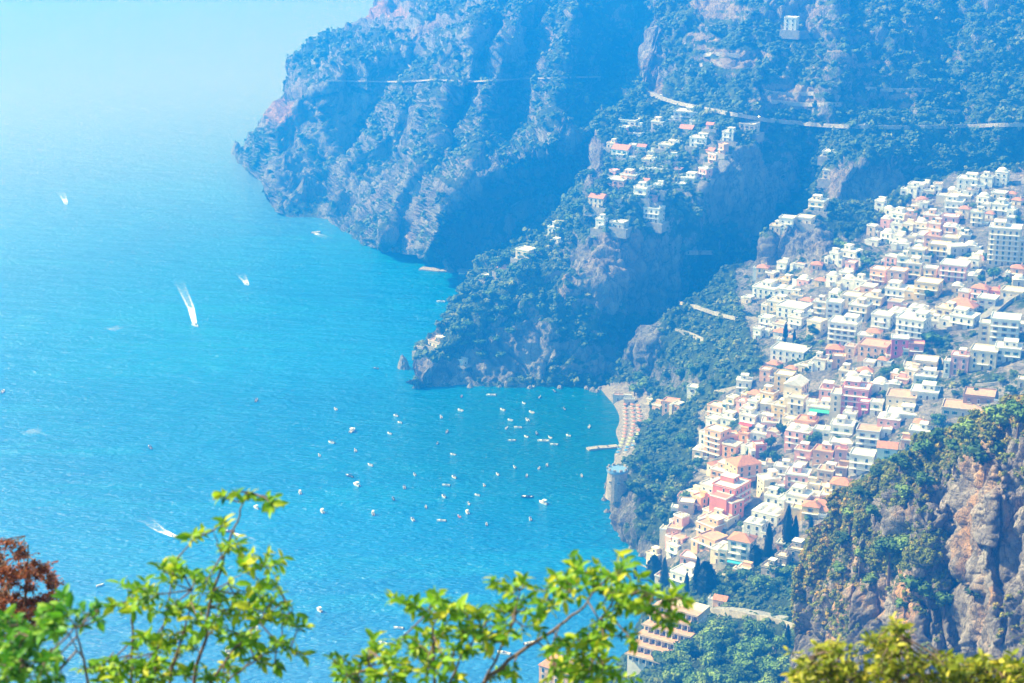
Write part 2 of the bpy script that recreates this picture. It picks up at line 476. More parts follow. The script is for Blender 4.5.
C_coast = [(598, 387), (607, 396), (612, 410), (613, 430), (606, 450), (600, 470), (603, 490), (606, 510), (625, 540), (646, 560), (645, 580), (625, 612), (600, 645), (560, 672), (520, 700)]
C_top = [(500, 690), (560, 620), (580, 480), (590, 405), (597, 387), (612, 384), (625, 360), (645, 330), (672, 312), (700, 292), (725, 268), (758, 262), (764, 234), (800, 219), (830, 202), (860, 202), (880, 205), (900, 190), (950, 175), (1000, 166), (1040, 162), (1120, 158)]
patch('town_hillside', 500, 1120, 500, 420, C_top, [(500, 770), (1120, 770)], [],
      [(575, 400, -12), (590, 430, -9), (582, 460, -10), (580, 500, -14), (592, 545, -16), (620, 585, -14), (600, 400, -5), (560, 640, -15), (520, 670, -15), (590, 610, -14),
       (625, 398, 5), (612, 430, 0.6), (618, 430, 2.5), (606, 398, 0.8), (610, 450, 1.5), (640, 395, 6), (650, 405, 8), (630, 430, 5), (642, 440, 9), (620, 460, 4), (632, 470, 12), (645, 332, 45), (672, 314, 58), (700, 294, 66), (725, 270, 78), (758, 266, 80), (766, 236, 100),
       (800, 221, 108), (830, 204, 118), (900, 192, 122), (950, 177, 132), (1000, 168, 138), (1120, 160, 145), (775, 274, 80), (840, 244, 100), (880, 240, 100),
       (640, 372, 16), (680, 360, 38), (680, 400, 22), (665, 415, 14), (720, 400, 42), (740, 340, 62), (700, 450, 27), (662, 480, 18), (632, 500, 16), (645, 525, 14), (680, 540, 18), (662, 548, 8),
       (800, 300, 80), (800, 400, 60), (800, 480, 43), (760, 540, 30), (820, 540, 40), (900, 300, 94), (900, 400, 79), (900, 470, 66), (1000, 250, 114), (1000, 350, 99), (1024, 400, 97),
       (1120, 300, 120), (700, 580, 16), (760, 600, 29), (800, 622, 37), (700, 640, 32), (655, 640, 14), (760, 660, 45), (850, 660, 60), (700, 700, 50), (800, 745, 70), (640, 700, 30), (1000, 700, 105), (1120, 560, 110), (580, 700, 8), (560, 760, 14), (800, 765, 75)],
      C_coast, [([(645, 400), (648, 345), (672, 316)], 10, 8), ([(765, 275), (768, 236)], 18, 7)],
      lambda x, y: np.clip(0.45 - 0.25 * in_poly(x, y, TOWN) - 0.4 * in_poly(x, y, BEACH) + zone(x, y, [(622, 515, 25, 38, 1.2), (810, 250, 45, 22, .7), (645, 350, 18, 26, .6)]), .05, 1),
      veg_town, townM, back=60, seed=3, fine=1.1, blk=(11.0, 5.5), blka=1.0)

D_top = [(775, 770), (794, 700), (799, 650), (802, 612), (810, 570), (822, 530), (845, 492), (880, 470), (920, 447), (960, 425), (1000, 408), (1024, 398), (1100, 380), (1180, 370)]
patch('near_cliff', 776, 1180, 420, 380, D_top, [(762, 800), (1180, 800)],
      [(785, 700, 560), (800, 612, 560), (810, 570, 555), (822, 530, 550), (845, 492, 545), (880, 470, 535), (920, 447, 525), (960, 425, 500), (1024, 398, 472), (1180, 370, 410),
       (850, 560, 535), (900, 500, 511), (880, 600, 512), (960, 480, 482), (1000, 540, 452), (950, 600, 468), (1024, 640, 425), (860, 660, 512), (900, 680, 488), (1000, 760, 425), (850, 790, 495), (1180, 600, 375)],
      [], [], [([(905, 470), (925, 530), (915, 600), (930, 680)], 14, 18), ([(985, 430), (1000, 480), (985, 560), (1000, 660)], 12, 16), ([(955, 470), (950, 560), (962, 660)], -14, 12), ([(855, 520), (850, 600), (840, 680)], 9, 14),
               ([(885, 490), (880, 560), (885, 650)], -9, 9)],
      lambda x, y: 0.85 + 0 * x, veg_near, nearM, back=130, seed=4, big=0.55, fine=1.3, blk=(13.0, 5.5, 2.6), blka=1.15)

# near slope below the viewpoint, dropping away under the frame
def near_slope():
    nx, ny = 110, 130
    xs = np.linspace(-1, 1, nx); xs = np.sign(xs) * np.abs(xs) ** 1.6 * 520
    ys = np.linspace(0, 1, ny) ** 2.0 * 640 - 30
    X, Yg = np.meshgrid(xs, ys, indexing='ij')
    Z = 398.3 - np.where(Yg > 1, (Yg - 1) * 0.66, (Yg - 1) * 0.12)
    Z = Z + fbm(np.stack([X, Yg, X * 0], -1) / 40.0, 4, 31) * np.clip((Yg - 12) * 0.04, 0.03, 8) - np.abs(X) * 0.04
    Z = np.maximum(Z, -14)
    V = np.stack([X, Yg, Z], -1)
    idx = np.arange(nx * ny).reshape(nx, ny)
    q = np.stack([idx[:-1, :-1], idx[1:, :-1], idx[1:, 1:], idx[:-1, 1:]], -1).reshape(-1, 4)
    me = new_mesh('viewpoint_slope', V.reshape(-1, 3), q, True)
    for nm, val in (('veg', 0.55), ('soil', 0.3)):
        at = me.attributes.new(nm, 'FLOAT', 'POINT')
        at.data.foreach_set('value', np.full(nx * ny, val, np.float32))
    o = link('viewpoint_slope', me, midM); o['kind'] = 'structure'
near_slope()

# sea: one sheet to the horizon
def sea_mat():
    m = bpy.data.materials.new('sea_water')
    m.use_nodes = True
    n, l = m.node_tree.nodes, m.node_tree.links
    b = n['Principled BSDF']
    b.inputs['Roughness'].default_value = 0.22
    b.inputs['IOR'].default_value = 1.33
    geo = n.new('ShaderNodeNewGeometry')
    def noise(sc, detail, sx=1, dist=0.0):
        mp = n.new('ShaderNodeMapping'); mp.inputs['Scale'].default_value = (sc * sx, sc, sc)
        mp.inputs['Rotation'].default_value = (0, 0, 0.5)
        no = n.new('ShaderNodeTexNoise'); no.inputs['Scale'].default_value = 1
        no.inputs['Detail'].default_value = detail; no.inputs['Distortion'].default_value = dist
        l.new(geo.outputs['Position'], mp.inputs[0]); l.new(mp.outputs[0], no.inputs['Vector'])
        return no.outputs['Fac']
    def rng(x, a, c):
        r = n.new('ShaderNodeMapRange'); r.inputs['From Min'].default_value = a; r.inputs['From Max'].default_value = c
        r.interpolation_type = 'SMOOTHSTEP'
        l.new(x, r.inputs['Value']); return r.outputs['Result']
    def mix(f, a, c):
        x = n.new('ShaderNodeMix'); x.data_type = 'RGBA'
        l.new(f, x.inputs['Factor'])
        for k, v in (('A', a), ('B', c)):
            if isinstance(v, tuple): x.inputs[k].default_value = (*v, 1)
            else: l.new(v, x.inputs[k])
        return x.outputs['Result']
    base = mix(rng(noise(0.006, 6, 0.5, 0.9), 0.3, 0.75), SEA1, SEA2)
    # wind lanes and current lines
    base = mix(rng(noise(0.02, 7, 0.16, 1.2), 0.52, 0.66), base, (0.0, 0.20, 0.48))
    base = mix(rng(noise(0.035, 8, 0.3, 2.0), 0.63, 0.74), base, (0.01, 0.235, 0.50))
    # glare and sky sheen painted into the colour, paler away from the town's shore
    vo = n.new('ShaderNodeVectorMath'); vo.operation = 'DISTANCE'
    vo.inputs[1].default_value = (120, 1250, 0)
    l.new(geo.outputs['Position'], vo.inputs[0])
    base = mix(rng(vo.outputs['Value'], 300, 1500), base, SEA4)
    # headland's shade and reflection painted into cove water, by distance from its inner shore
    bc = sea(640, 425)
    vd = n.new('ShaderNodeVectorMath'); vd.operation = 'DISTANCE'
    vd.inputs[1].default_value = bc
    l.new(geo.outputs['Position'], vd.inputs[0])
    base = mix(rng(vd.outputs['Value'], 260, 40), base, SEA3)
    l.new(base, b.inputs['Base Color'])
    ad = n.new('ShaderNodeMath'); ad.operation = 'ADD'
    mu = n.new('ShaderNodeMath'); mu.operation = 'MULTIPLY'; mu.inputs[1].default_value = 2.2
    l.new(noise(0.11, 6, 0.35), mu.inputs[0])
    l.new(mu.outputs[0], ad.inputs[0]); l.new(noise(0.45, 5, 0.5), ad.inputs[1])
    bp = n.new('ShaderNodeBump'); bp.inputs['Strength'].default_value = 1.0; bp.inputs['Distance'].default_value = 2.2
    l.new(ad.outputs[0], bp.inputs['Height']); l.new(bp.outputs[0], b.inputs['Normal'])
    return m
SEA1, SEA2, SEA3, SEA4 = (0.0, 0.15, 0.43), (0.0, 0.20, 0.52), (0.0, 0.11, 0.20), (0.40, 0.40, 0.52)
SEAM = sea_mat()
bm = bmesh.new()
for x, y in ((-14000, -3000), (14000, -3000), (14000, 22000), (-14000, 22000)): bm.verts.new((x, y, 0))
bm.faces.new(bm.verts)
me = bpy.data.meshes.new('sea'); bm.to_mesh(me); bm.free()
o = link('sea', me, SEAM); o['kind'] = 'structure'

# haze
bm = bmesh.new()
bmesh.ops.create_cube(bm, size=1)
for v in bm.verts:
    v.co = Vector((v.co.x * 29000, v.co.y * 26000 + 9500, 250 + v.co.z * 562 ))
me = bpy.data.meshes.new('haze'); bm.to_mesh(me); bm.free()
hm = bpy.data.materials.new('haze_air'); hm.use_nodes = True
n = hm.node_tree.nodes; n.remove(n['Principled BSDF'])
pv = n.new('ShaderNodeVolumePrincipled')
pv.inputs['Color'].default_value = (*HAZE_COL, 1)
pv.inputs['Density'].default_value = HAZE_DENS
pv.inputs['Absorption Color'].default_value = (0.55, 0.62, 1, 1)
pv.inputs['Anisotropy'].default_value = 0.35
hm.node_tree.links.new(pv.outputs[0], n['Material Output'].inputs['Volume'])
o = link('haze', me, hm); o['kind'] = 'stuff'

# ------------------------------------------------------------------ vegetation meshes
def ico(sub):
    b = bmesh.new(); bmesh.ops.create_icosphere(b, subdivisions=sub, radius=1)
    v = np.array([x.co[:] for x in b.verts]); f = np.array([[x.index for x in p.verts] for p in b.faces]); b.free()
    return v, f
ICO1, ICO2 = ico(1), ico(2)

def lobes(rng, n, spread=0.55, r=(0.35, 0.6), flat=0.75, sub=1, jit=0.22):
    bv, bf = ICO1 if sub == 1 else ICO2
    Vs, Fs, o = [], [], 0
    for k in range(n):
        a = rng.uniform(0, 6.28); d = spread * math.sqrt(rng.uniform(0, 1)) if k else 0
        rr = rng.uniform(*r) * (1.2 if k == 0 else 1)
        v = bv * rr * np.array([1, 1, flat]) + rng.normal(0, jit * rr, bv.shape)
        v = v + np.array([math.cos(a) * d, math.sin(a) * d, rng.uniform(0.25, 0.75) * (1 if k == 0 else rng.uniform(0.5, 1.3))])
        Vs.append(v); Fs.append(bf + o); o += len(v)
    return np.concatenate(Vs), np.concatenate(Fs)

def leafy(rng, n, size=0.16, flat=0.85, core=True, shape='round'):
    """crown of many small leaf-clump triangles spread through several uneven lobes"""
    cs = []
    for k in range(7):
        a = rng.uniform(0, 6.28); d = 0.5 * math.sqrt(rng.uniform(0, 1))
        cs.append((math.cos(a) * d, math.sin(a) * d, rng.uniform(0.35, 1.05) * flat, rng.uniform(0.28, 0.46)))
    V, Fc = [], []
    o = 0
    for k in range(n):
        c = cs[rng.integers(len(cs))]
        d = rng.normal(0, 1, 3); d /= np.linalg.norm(d)
        p = np.array(c[:3]) + d * c[3] * rng.uniform(0.75, 1.12) * np.array([1, 1, flat])
        u = rng.normal(0, 1, 3); u /= np.linalg.norm(u)
        nn = d * 0.8 + rng.normal(0, 0.5, 3); w_ = np.cross(nn, u); w_ /= np.linalg.norm(w_) + 1e-9; u = np.cross(w_, nn); u /= np.linalg.norm(u) + 1e-9
        s = size * rng.uniform(0.6, 1.4)
        V += [p - u * s, p + w_ * s * 0.7, p + u * s, p - w_ * s * 0.6]
        Fc += [[o, o + 1, o + 2], [o, o + 2, o + 3]]
        o += 4
    V = np.array(V); Fc = np.array(Fc)
    if core:
        for c in cs:
            v = ICO1[0] * c[3] * 0.8 * np.array([1, 1, flat]) + rng.normal(0, 0.04, ICO1[0].shape) + np.array(c[:3])
            Fc = np.concatenate([Fc, ICO1[1] + len(V)]); V = np.concatenate([V, v])
    return V, Fc

def leaf_mat(name, c1, c2, c3, by='attr', rough=0.7, trans=0.0):
    m = bpy.data.materials.new(name); m.use_nodes = True
    n, l = m.node_tree.nodes, m.node_tree.links
    b = n['Principled BSDF']; b.inputs['Roughness'].default_value = rough
    b.inputs['Specular IOR Level'].default_value = 0.25
    if by == 'attr':
        a = n.new('ShaderNodeAttribute'); a.attribute_name = 'tint'; f = a.outputs['Fac']
    else:
        a = n.new('ShaderNodeObjectInfo'); f = a.outputs['Random']
    cr = n.new('ShaderNodeValToRGB')
    cr.color_ramp.elements[0].color = (*c1, 1); cr.color_ramp.elements[1].color = (*c3, 1)
    e = cr.color_ramp.elements.new(0.6); e.color = (*c2, 1)
    l.new(f, cr.inputs[0])
    geo = n.new('ShaderNodeNewGeometry')
    no = n.new('ShaderNodeTexNoise'); no.inputs['Scale'].default_value = 0.9; no.inputs['Detail'].default_value = 4
    l.new(geo.outputs['Position'], no.inputs['Vector'])
    hs = n.new('ShaderNodeHueSaturation')
    mr = n.new('ShaderNodeMapRange'); mr.inputs['From Min'].default_value = 0.3; mr.inputs['From Max'].default_value = 0.7
    mr.inputs['To Min'].default_value = 0.6; mr.inputs['To Max'].default_value = 1.45
    l.new(no.outputs['Fac'], mr.inputs['Value']); l.new(mr.outputs[0], hs.inputs['Value']); l.new(cr.outputs[0], hs.inputs['Color'])
    l.new(hs.outputs[0], b.inputs['Base Color'])
    if trans:
        t = n.new('ShaderNodeBsdfTranslucent'); l.new(hs.outputs[0], t.inputs['Color'])
        mx = n.new('ShaderNodeMixShader'); mx.inputs[0].default_value = trans
        l.new(b.outputs[0], mx.inputs[1]); l.new(t.outputs[0], mx.inputs[2])
        l.new(mx.outputs[0], n['Material Output'].inputs['Surface'])
    return m

scrubM = leaf_mat('macchia_foliage', (0.022, 0.05, 0.015), (0.065, 0.115, 0.025), (0.20, 0.20, 0.045))
nearScrubM = leaf_mat('rocky_ridge_scrub', (0.05, 0.09, 0.012), (0.19, 0.22, 0.022), (0.50, 0.29, 0.05))
treeM = leaf_mat('tree_foliage', (0.025, 0.065, 0.012), (0.07, 0.15, 0.02), (0.16, 0.24, 0.03), 'obj')
woodM = leaf_mat('ravine_wood_foliage', (0.05, 0.11, 0.018), (0.12, 0.22, 0.028), (0.22, 0.30, 0.04), 'obj')
cypM = leaf_mat('cypress_foliage', (0.012, 0.03, 0.012), (0.02, 0.04, 0.015), (0.03, 0.055, 0.018), 'obj')
barkM = M('bark', (0.13, 0.09, 0.06), 0.9, bump=0.5, bscale=6)

def scatter(name, patchname, count, size, protos, mat, wfun, seed):
    P = PATCH[patchname]; V = P['V']
    rng = np.random.default_rng(seed)
    A = np.linalg.norm(np.cross(V[1:, :-1] - V[:-1, :-1], V[:-1, 1:] - V[:-1, :-1]), axis=2)
    c = lambda a: 0.25 * (a[1:, 1:] + a[:-1, 1:] + a[1:, :-1] + a[:-1, :-1])
    px, py = c(P['PX']), c(P['PY'])
    Wt = A * np.clip(wfun(px, py, c(P['veg']), c(P['soil']), c(P['nz'])), 0, None)
    Wt *= (px > -40) & (px < 1070) & (py > -50) & (py < 730) & (V[1:, 1:, 2] > 1.5)
    pr = (Wt / Wt.sum()).ravel()
    ids = rng.choice(len(pr), count, p=pr)
    i, j = np.unravel_index(ids, Wt.shape)
    a, b_ = rng.uniform(0, 1, (2, count, 1))
    pos = V[i, j] + (V[i + 1, j] - V[i, j]) * a + (V[i, j + 1] - V[i, j]) * b_
    s = (size[0] * .75 + (size[1] * 1.25 - size[0] * .75) * rng.uniform(0, 1, count) ** 2.2)
    ang = rng.uniform(0, 6.283, count); tint = rng.uniform(0, 1, count)
    tint = np.clip(tint * 0.6 + 0.4 * (vnoise(pos / 30.0, 5) + 1) / 2, 0, 1)
    kind = rng.integers(0, len(protos), count)
    VV, FF, TT, o = [], [], [], 0
    for k, (pv, pf) in enumerate(protos):
        m = kind == k
        n_ = m.sum()
        if not n_: continue
        ca, sa = np.cos(ang[m])[:, None], np.sin(ang[m])[:, None]
        x = pv[None, :, 0] * ca - pv[None, :, 1] * sa
        y = pv[None, :, 0] * sa + pv[None, :, 1] * ca
        z = np.broadcast_to(pv[None, :, 2], x.shape) - 0.25
        v = np.stack([x, y, z], -1) * s[m][:, None, None] + pos[m][:, None]
        VV.append(v.reshape(-1, 3)); TT.append(np.repeat(tint[m], len(pv)))
        FF.append((pf[None] + (np.arange(n_) * len(pv))[:, None, None] + o).reshape(-1, 3)); o += n_ * len(pv)
    me = new_mesh(name, np.concatenate(VV), np.concatenate(FF))
    at = me.attributes.new('tint', 'FLOAT', 'POINT'); at.data.foreach_set('value', np.concatenate(TT).astype(np.float32))
    o_ = link(name, me, mat)
    o_['kind'] = 'stuff'
    return o_

_r = np.random.default_rng(5)
PR_FAR = [lobes(_r, 4) for _ in range(6)]
PR_MID = [lobes(_r, 7, r=(0.28, 0.5)) for _ in range(8)]
PR_LEAF = [leafy(_r, 230, 0.13) for _ in range(6)]
tag(scatter('far_scrub', 'far_mountain', 12000, (1.8, 4.0), PR_FAR, scrubM, lambda x, y, v, s, nz: np.clip(v - 0.35, 0, 1) * (s < 0.4), 1))
scatter('hillside_scrub', 'headland_hill', 17000, (1.8, 4.2), PR_MID, scrubM, lambda x, y, v, s, nz: np.clip(v - 0.38, 0, 1) * (s < 0.22) * (y < np.interp(x, [600, 700, 800, 1100], [420, 320, 260, 200])), 2)
scatter('garden_scrub', 'town_hillside', 10500, (1.2, 3.2), PR_MID, scrubM, lambda x, y, v, s, nz: np.where(in_poly(x, y, TOWN), np.clip(v - 0.45, 0, 0.35) * 0.6, np.clip(v - 0.4, 0, 1)) * (~in_poly(x, y, BEACH)), 3)
scatter('ridge_scrub', 'near_cliff', 13000, (0.35, 1.4), PR_LEAF, nearScrubM, lambda x, y, v, s, nz: np.clip(v - 0.22, 0, 0.9), 4)

# ------------------------------------------------------------------ trees that can be told apart
def frusta(segs, n=6):
    """tapered limbs: list of (p0, p1, r0, r1)"""
    V, Q = [], []
    for p0, p1, r0, r1 in segs:
        p0 = np.array(p0, float); p1 = np.array(p1, float)
        d = p1 - p0; d /= np.linalg.norm(d) + 1e-9
        a = np.cross(d, [0.3, 0.9, 0.2]); a /= np.linalg.norm(a); b = np.cross(d, a)
        o = len(V)
        for p, r in ((p0, r0), (p1, r1)):
            for k in range(n):
                t = 2 * math.pi * k / n
                V.append(p + (a * math.cos(t) + b * math.sin(t)) * r)
        for k in range(n):
            Q.append([o + k, o + (k + 1) % n, o + n + (k + 1) % n, o + n + k])
    return np.array(V), np.array(Q)

def trunk_mesh(rng, h, r, spread=0.3):
    segs = [((0, 0, -1.2 * 1), (0.02, 0.01, h * 0.45), r, r * 0.75)]
    for k in range(4):
        a = k * 1.6 + rng.uniform(0, 1)
        segs.append(((0.02, 0.01, h * 0.4), (math.cos(a) * spread, math.sin(a) * spread, h * 0.9), r * 0.6, r * 0.2))
    return frusta(segs)

def cyp(rng, n=620):
    V, Fc, o = [], [], 0
    for k in range(n):
        z = rng.uniform(0.03, 1) ** 0.9
        R = 0.115 * min(1, (1 - z) * 2.2 + 0.02) ** 0.8 * min(1, 0.55 + z * 3)
        a = rng.uniform(0, 6.28); q = R * rng.uniform(0.75, 1.1)
        p = np.array([math.cos(a) * q, math.sin(a) * q, z])
        s = 0.022 * rng.uniform(0.7, 1.4)
        t = np.array([-math.sin(a), math.cos(a), 0]); u = np.array([math.cos(a) * 0.3, math.sin(a) * 0.3, 1.0])
        V += [p - t * s, p + t * s, p + u * s * 2.6]; Fc.append([o, o + 1, o + 2]); o += 3
    m = 10
    zs = [0.02, 0.12, 0.35, 0.6, 0.8, 0.97]
    base = len(V)
    for z in zs:
        R = 0.098 * min(1, (1 - z) * 2.2 + 0.02) ** 0.8 * min(1, 0.55 + z * 3)
        for k in range(m):
            a = 6.283 * k / m
            V.append(np.array([math.cos(a) * R * rng.uniform(.85, 1.1), math.sin(a) * R * rng.uniform(.85, 1.1), z]))
    for r_ in range(len(zs) - 1):
        for k in range(m):
            a0 = base + r_ * m + k; a1 = base + r_ * m + (k + 1) % m
            Fc += [[a0, a1, a1 + m], [a0, a1 + m, a0 + m]]
    return np.array(V), np.array(Fc)

TREES = {}
def make_kinds():
    rng = np.random.default_rng(21)
    def reg(kind, crown, trunk, mat):
        me = new_mesh(kind + '_crown', *crown); me.materials.append(mat)
        mt = new_mesh(kind + '_trunk', *trunk); mt.materials.append(barkM)
        TREES.setdefault(kind, []).append((me, mt))
    for k in range(5):
        v, f = leafy(rng, 420, 0.11); v = v * np.array([0.62, 0.62, 0.62]) + np.array([0, 0, 0.28])
        reg('round_tree', (v, f), trunk_mesh(rng, 0.8, 0.045), treeM)
        v, f = leafy(rng, 520, 0.10); v = v * np.array([0.62, 0.62, 0.66]) + np.array([0, 0, 0.22])
        reg('wood_tree', (v, f), trunk_mesh(rng, 0.8, 0.04), woodM)
        v, f = leafy(rng, 380, 0.12, flat=0.4); v = v * np.array([0.72, 0.72, 0.7]) + np.array([0, 0, 0.62])
        reg('umbrella_pine', (v, f), trunk_mesh(rng, 0.95, 0.03, 0.25), treeM)
    for k in range(3):
        reg('cypress', cyp(rng), frusta([((0, 0, -0.1), (0, 0, 0.5), 0.022, 0.012)]), cypM)
make_kinds()

TREEOBJ = []
LANDS = ('town_hillside', 'headland_hill')
def tree(px, py, hpx, kind, wide=1.0, label=None, group=None, cat='tree', on=LANDS):
    p = cast(px, py, on)
    if kind == 'x': return
    fw = p.y * cp - (p.z - CAMH) * sp
    h = hpx / (F / fw) / 0.95
    me, mt = random.choice(TREES[kind])
    r = empty({'round_tree': 'broadleaf_tree', 'wood_tree': 'broadleaf_tree'}.get(kind, kind), (p.x, p.y, p.z - 0.2), random.uniform(0, 6.28))
    s = h
    r.scale = (s * wide, s * wide, s)
    link('crown', me, None, r); link('trunk', mt, None, r)
    tag(r, label, cat, group)
    r['_px'] = px; r['_py'] = py - hpx * 0.5
    TREEOBJ.append((r, kind, h))
    return r

CYP = [(787, 548, 42, 'tall dark cypress, tallest of the pair in front of the yellow orange-roofed house'), (794.5, 546, 30, 'shorter dark cypress close to the right of the tallest one'),
       (810.5, 542, 25, 'lone slim dark cypress at the foot of the near ridge'), (768, 557, 34, 'dark cypress just right of the white villa with orange roof'),
       (697, 590, 33, 'slim dark cypress against the broad one above the terraced hotel'), (686.5, 592, 20, 'small dark cypress left of the slim and the broad one'),
       (664, 592, 34, 'slim dark cypress standing alone left of the big plain white building'), (635, 579, 15, 'tiny dark cypress at the water edge beside the leaves'),
       (787, 651, 27, 'slim cypress below the end of the pale wall in the ravine'), (785, 344, 21, 'tall cypress beside the cubic white villa high in town'),
       (794, 344, 14, 'shorter cypress right of the tall one by the cubic white villa')]
for x, y, h, lb in CYP:
    tree(x, y, h, 'cypress', 1.0, lb, 'dark cypresses standing in and below the town')
tree(705, 595, 34, 'cypress', 2.6, 'broad dark cypress with a full round crown above the terraced hotel', 'dark cypresses standing in and below the town')
tree(654, 578, 23, 'cypress', 2.6, 'broad dark cypress near the shore left of the plain white building', 'dark cypresses standing in and below the town')
tree(755, 564, 19, 'cypress', 2.8, 'squat bushy dark cypress beside the white villa with orange roof', 'dark cypresses standing in and below the town')
for x, y, h in [(817, 445, 14), (811, 446, 12)]:
    tree(x, y, h, 'round_tree')
for x, y, h, wd in [(937, 428, 15, 1.3), (932, 345, 14, 1.5), (925, 342, 10, 1.2), (884, 378, 12, 1.2), (893, 374, 10, 1), (903, 378, 11, 1), (835, 362, 10, 1), (822, 358, 9, 1), (816, 362, 8, 1),
                    (738, 385, 8, 1), (843, 300, 9, 1), (866, 268, 12, 1.2), (874, 272, 10, 1), (858, 262, 10, 1), (846, 255, 13, 1.3), (838, 250, 12, 1), (815, 337, 12, 1.4), (808, 345, 10, 1), (929, 300, 10, 1),
                    (780, 372, 8, 1), (790, 376, 7, 1), (800, 385, 8, 1), (783, 438, 14, 1), (770, 450, 14, 1), (765, 462, 12, 1), (775, 466, 14, 1), (740, 528, 7, 1), (783, 500, 12, 1), (774, 505, 9, 1),
                    (735, 510, 7, 1), (715, 490, 7, 1), (782, 212, 9, 1.4), (788, 214, 7, 1), (1010, 395, 10, 1.2), (1000, 385, 8, 1), (975, 395, 8, 1), (965, 388, 9, 1), (955, 398, 8, 1),
                    (988, 262, 10, 1), (993, 280, 12, 1.2), (982, 284, 9, 1), (1008, 285, 8, 1), (930, 262, 9, 1), (918, 250, 7, 1), (950, 262, 8, 1), (905, 235, 8, 1), (925, 200, 7, 1), (930, 560, 9, 1)][:-1]:
    tree(x, y, h, 'round_tree', wd)
for x, y, h, wd in [(648, 428, 10, 1.2), (640, 430, 9, 1), (655, 440, 10, 1), (652, 452, 14, 1.3), (663, 447, 12, 1.2), (684, 448, 15, 1.4), (693, 440, 9, 1), (700, 428, 9, 1.2), (676, 425, 9, 1.3), (667, 434, 9, 1.2),
                    (640, 465, 12, 1), (633, 472, 9, 1), (648, 478, 14, 1.2), (664, 476, 14, 1.2), (676, 480, 15, 1.2), (688, 485, 14, 1.1), (697, 470, 13, 1), (655, 495, 12, 1), (640, 500, 12, 1.3), (670, 500, 13, 1), (646, 512, 10, 1),
                    (632, 492, 12, 1.3), (684, 503, 12, 1), (660, 520, 9, 1.2), (672, 520, 8, 1), (638, 383, 12, 1.2), (645, 392, 14, 1.4), (635, 396, 13, 1.4), (652, 396, 10, 1), (666, 380, 10, 1), (680, 378, 10, 1.2),
                    (693, 376, 11, 1.2), (704, 372, 10, 1.3), (688, 392, 9, 1), (712, 388, 10, 1.2), (722, 378, 9, 1), (700, 395, 8, 1), (716, 408, 8, 1)]:
    tree(x, y, h, 'round_tree', wd)
# palms are not readable at this size; umbrella pines along the middle headland
rr = random.Random(3)
for x, y in [(470, 330), (478, 318), (484, 338), (492, 326), (500, 316), (465, 318), (474, 302), (490, 300), (505, 305), (515, 322), (480, 350), (496, 345), (510, 338), (486, 284), (500, 280), (512, 274), (470, 342), (458, 336), (463, 350), (482, 362), (500, 362),
             (530, 262), (540, 258), (550, 250), (523, 268), (505, 262), (497, 268), (560, 238), (568, 225), (575, 215), (585, 210), (595, 200), (578, 200), (615, 205), (625, 198), (605, 190), (590, 180)]:
    tree(x, y, rr.uniform(8, 11), 'umbrella_pine', 1.15)
k_ = 0
while k_ < 55:
    x = rr.uniform(680, 1020); y = rr.uniform(190, 560)
    if not in_poly(np.array(x), np.array(y), TOWN): continue
    tree(x, y, rr.uniform(4.5, 8), 'round_tree', rr.uniform(1, 1.4)); k_ += 1
# wood in the ravine at the bottom
n_ = 0
while n_ < 78:
    x = rr.uniform(655, 812); y = rr.uniform(628, 706)
    if y < np.interp(x, [655, 690, 712, 750, 790, 812], [668, 655, 630, 634, 652, 672]): continue
    tree(x, y, rr.uniform(13, 24), 'wood_tree', rr.uniform(0.9, 1.25)); n_ += 1
for x, y, h, wd in [(745, 582, 14, 1.4), (757, 590, 16, 1.4), (768, 592, 15, 1.2), (780, 590, 13, 1.2), (790, 580, 15, 1.3), (775, 578, 14, 1.2), (735, 592, 12, 1.2), (722, 598, 12, 1.2), (716, 588, 12, 1.2), (730, 580, 11, 1.1), (792, 600, 12, 1.2), (672, 628, 14, 1), (700, 640, 18, 1.1), (712, 634, 15, 1.1)]:
    tree(x, y, h, 'round_tree', wd)
# larger shrubs that can be told apart on the near ridge
for x, y, h, wd in [(890, 560, 24, 1.5), (905, 552, 18, 1.4), (920, 600, 26, 1.4), (905, 612, 18, 1.4), (945, 610, 20, 1.4), (880, 480, 16, 1.5), (900, 470, 18, 1.3), (925, 458, 20, 1.4), (940, 446, 18, 1.4), (965, 440, 20, 1.4),
                    (985, 470, 30, 1.3), (1000, 430, 24, 1.3), (1018, 425, 24, 1.3), (955, 455, 16, 1.3), (862, 500, 16, 1.5), (850, 520, 16, 1.5), (875, 520, 18, 1.4), (905, 500, 18, 1.3), (842, 545, 14, 1.6), (925, 490, 18, 1.3), (840, 575, 13, 1.5), (860, 560, 14, 1.5), (975, 600, 14, 1.4), (870, 585, 12, 1.5)]:
    t_ = tree(x, y, h, 'round_tree', wd, on=('near_cliff',))
    t_.name = 'shrub'; t_['category'] = 'shrub'

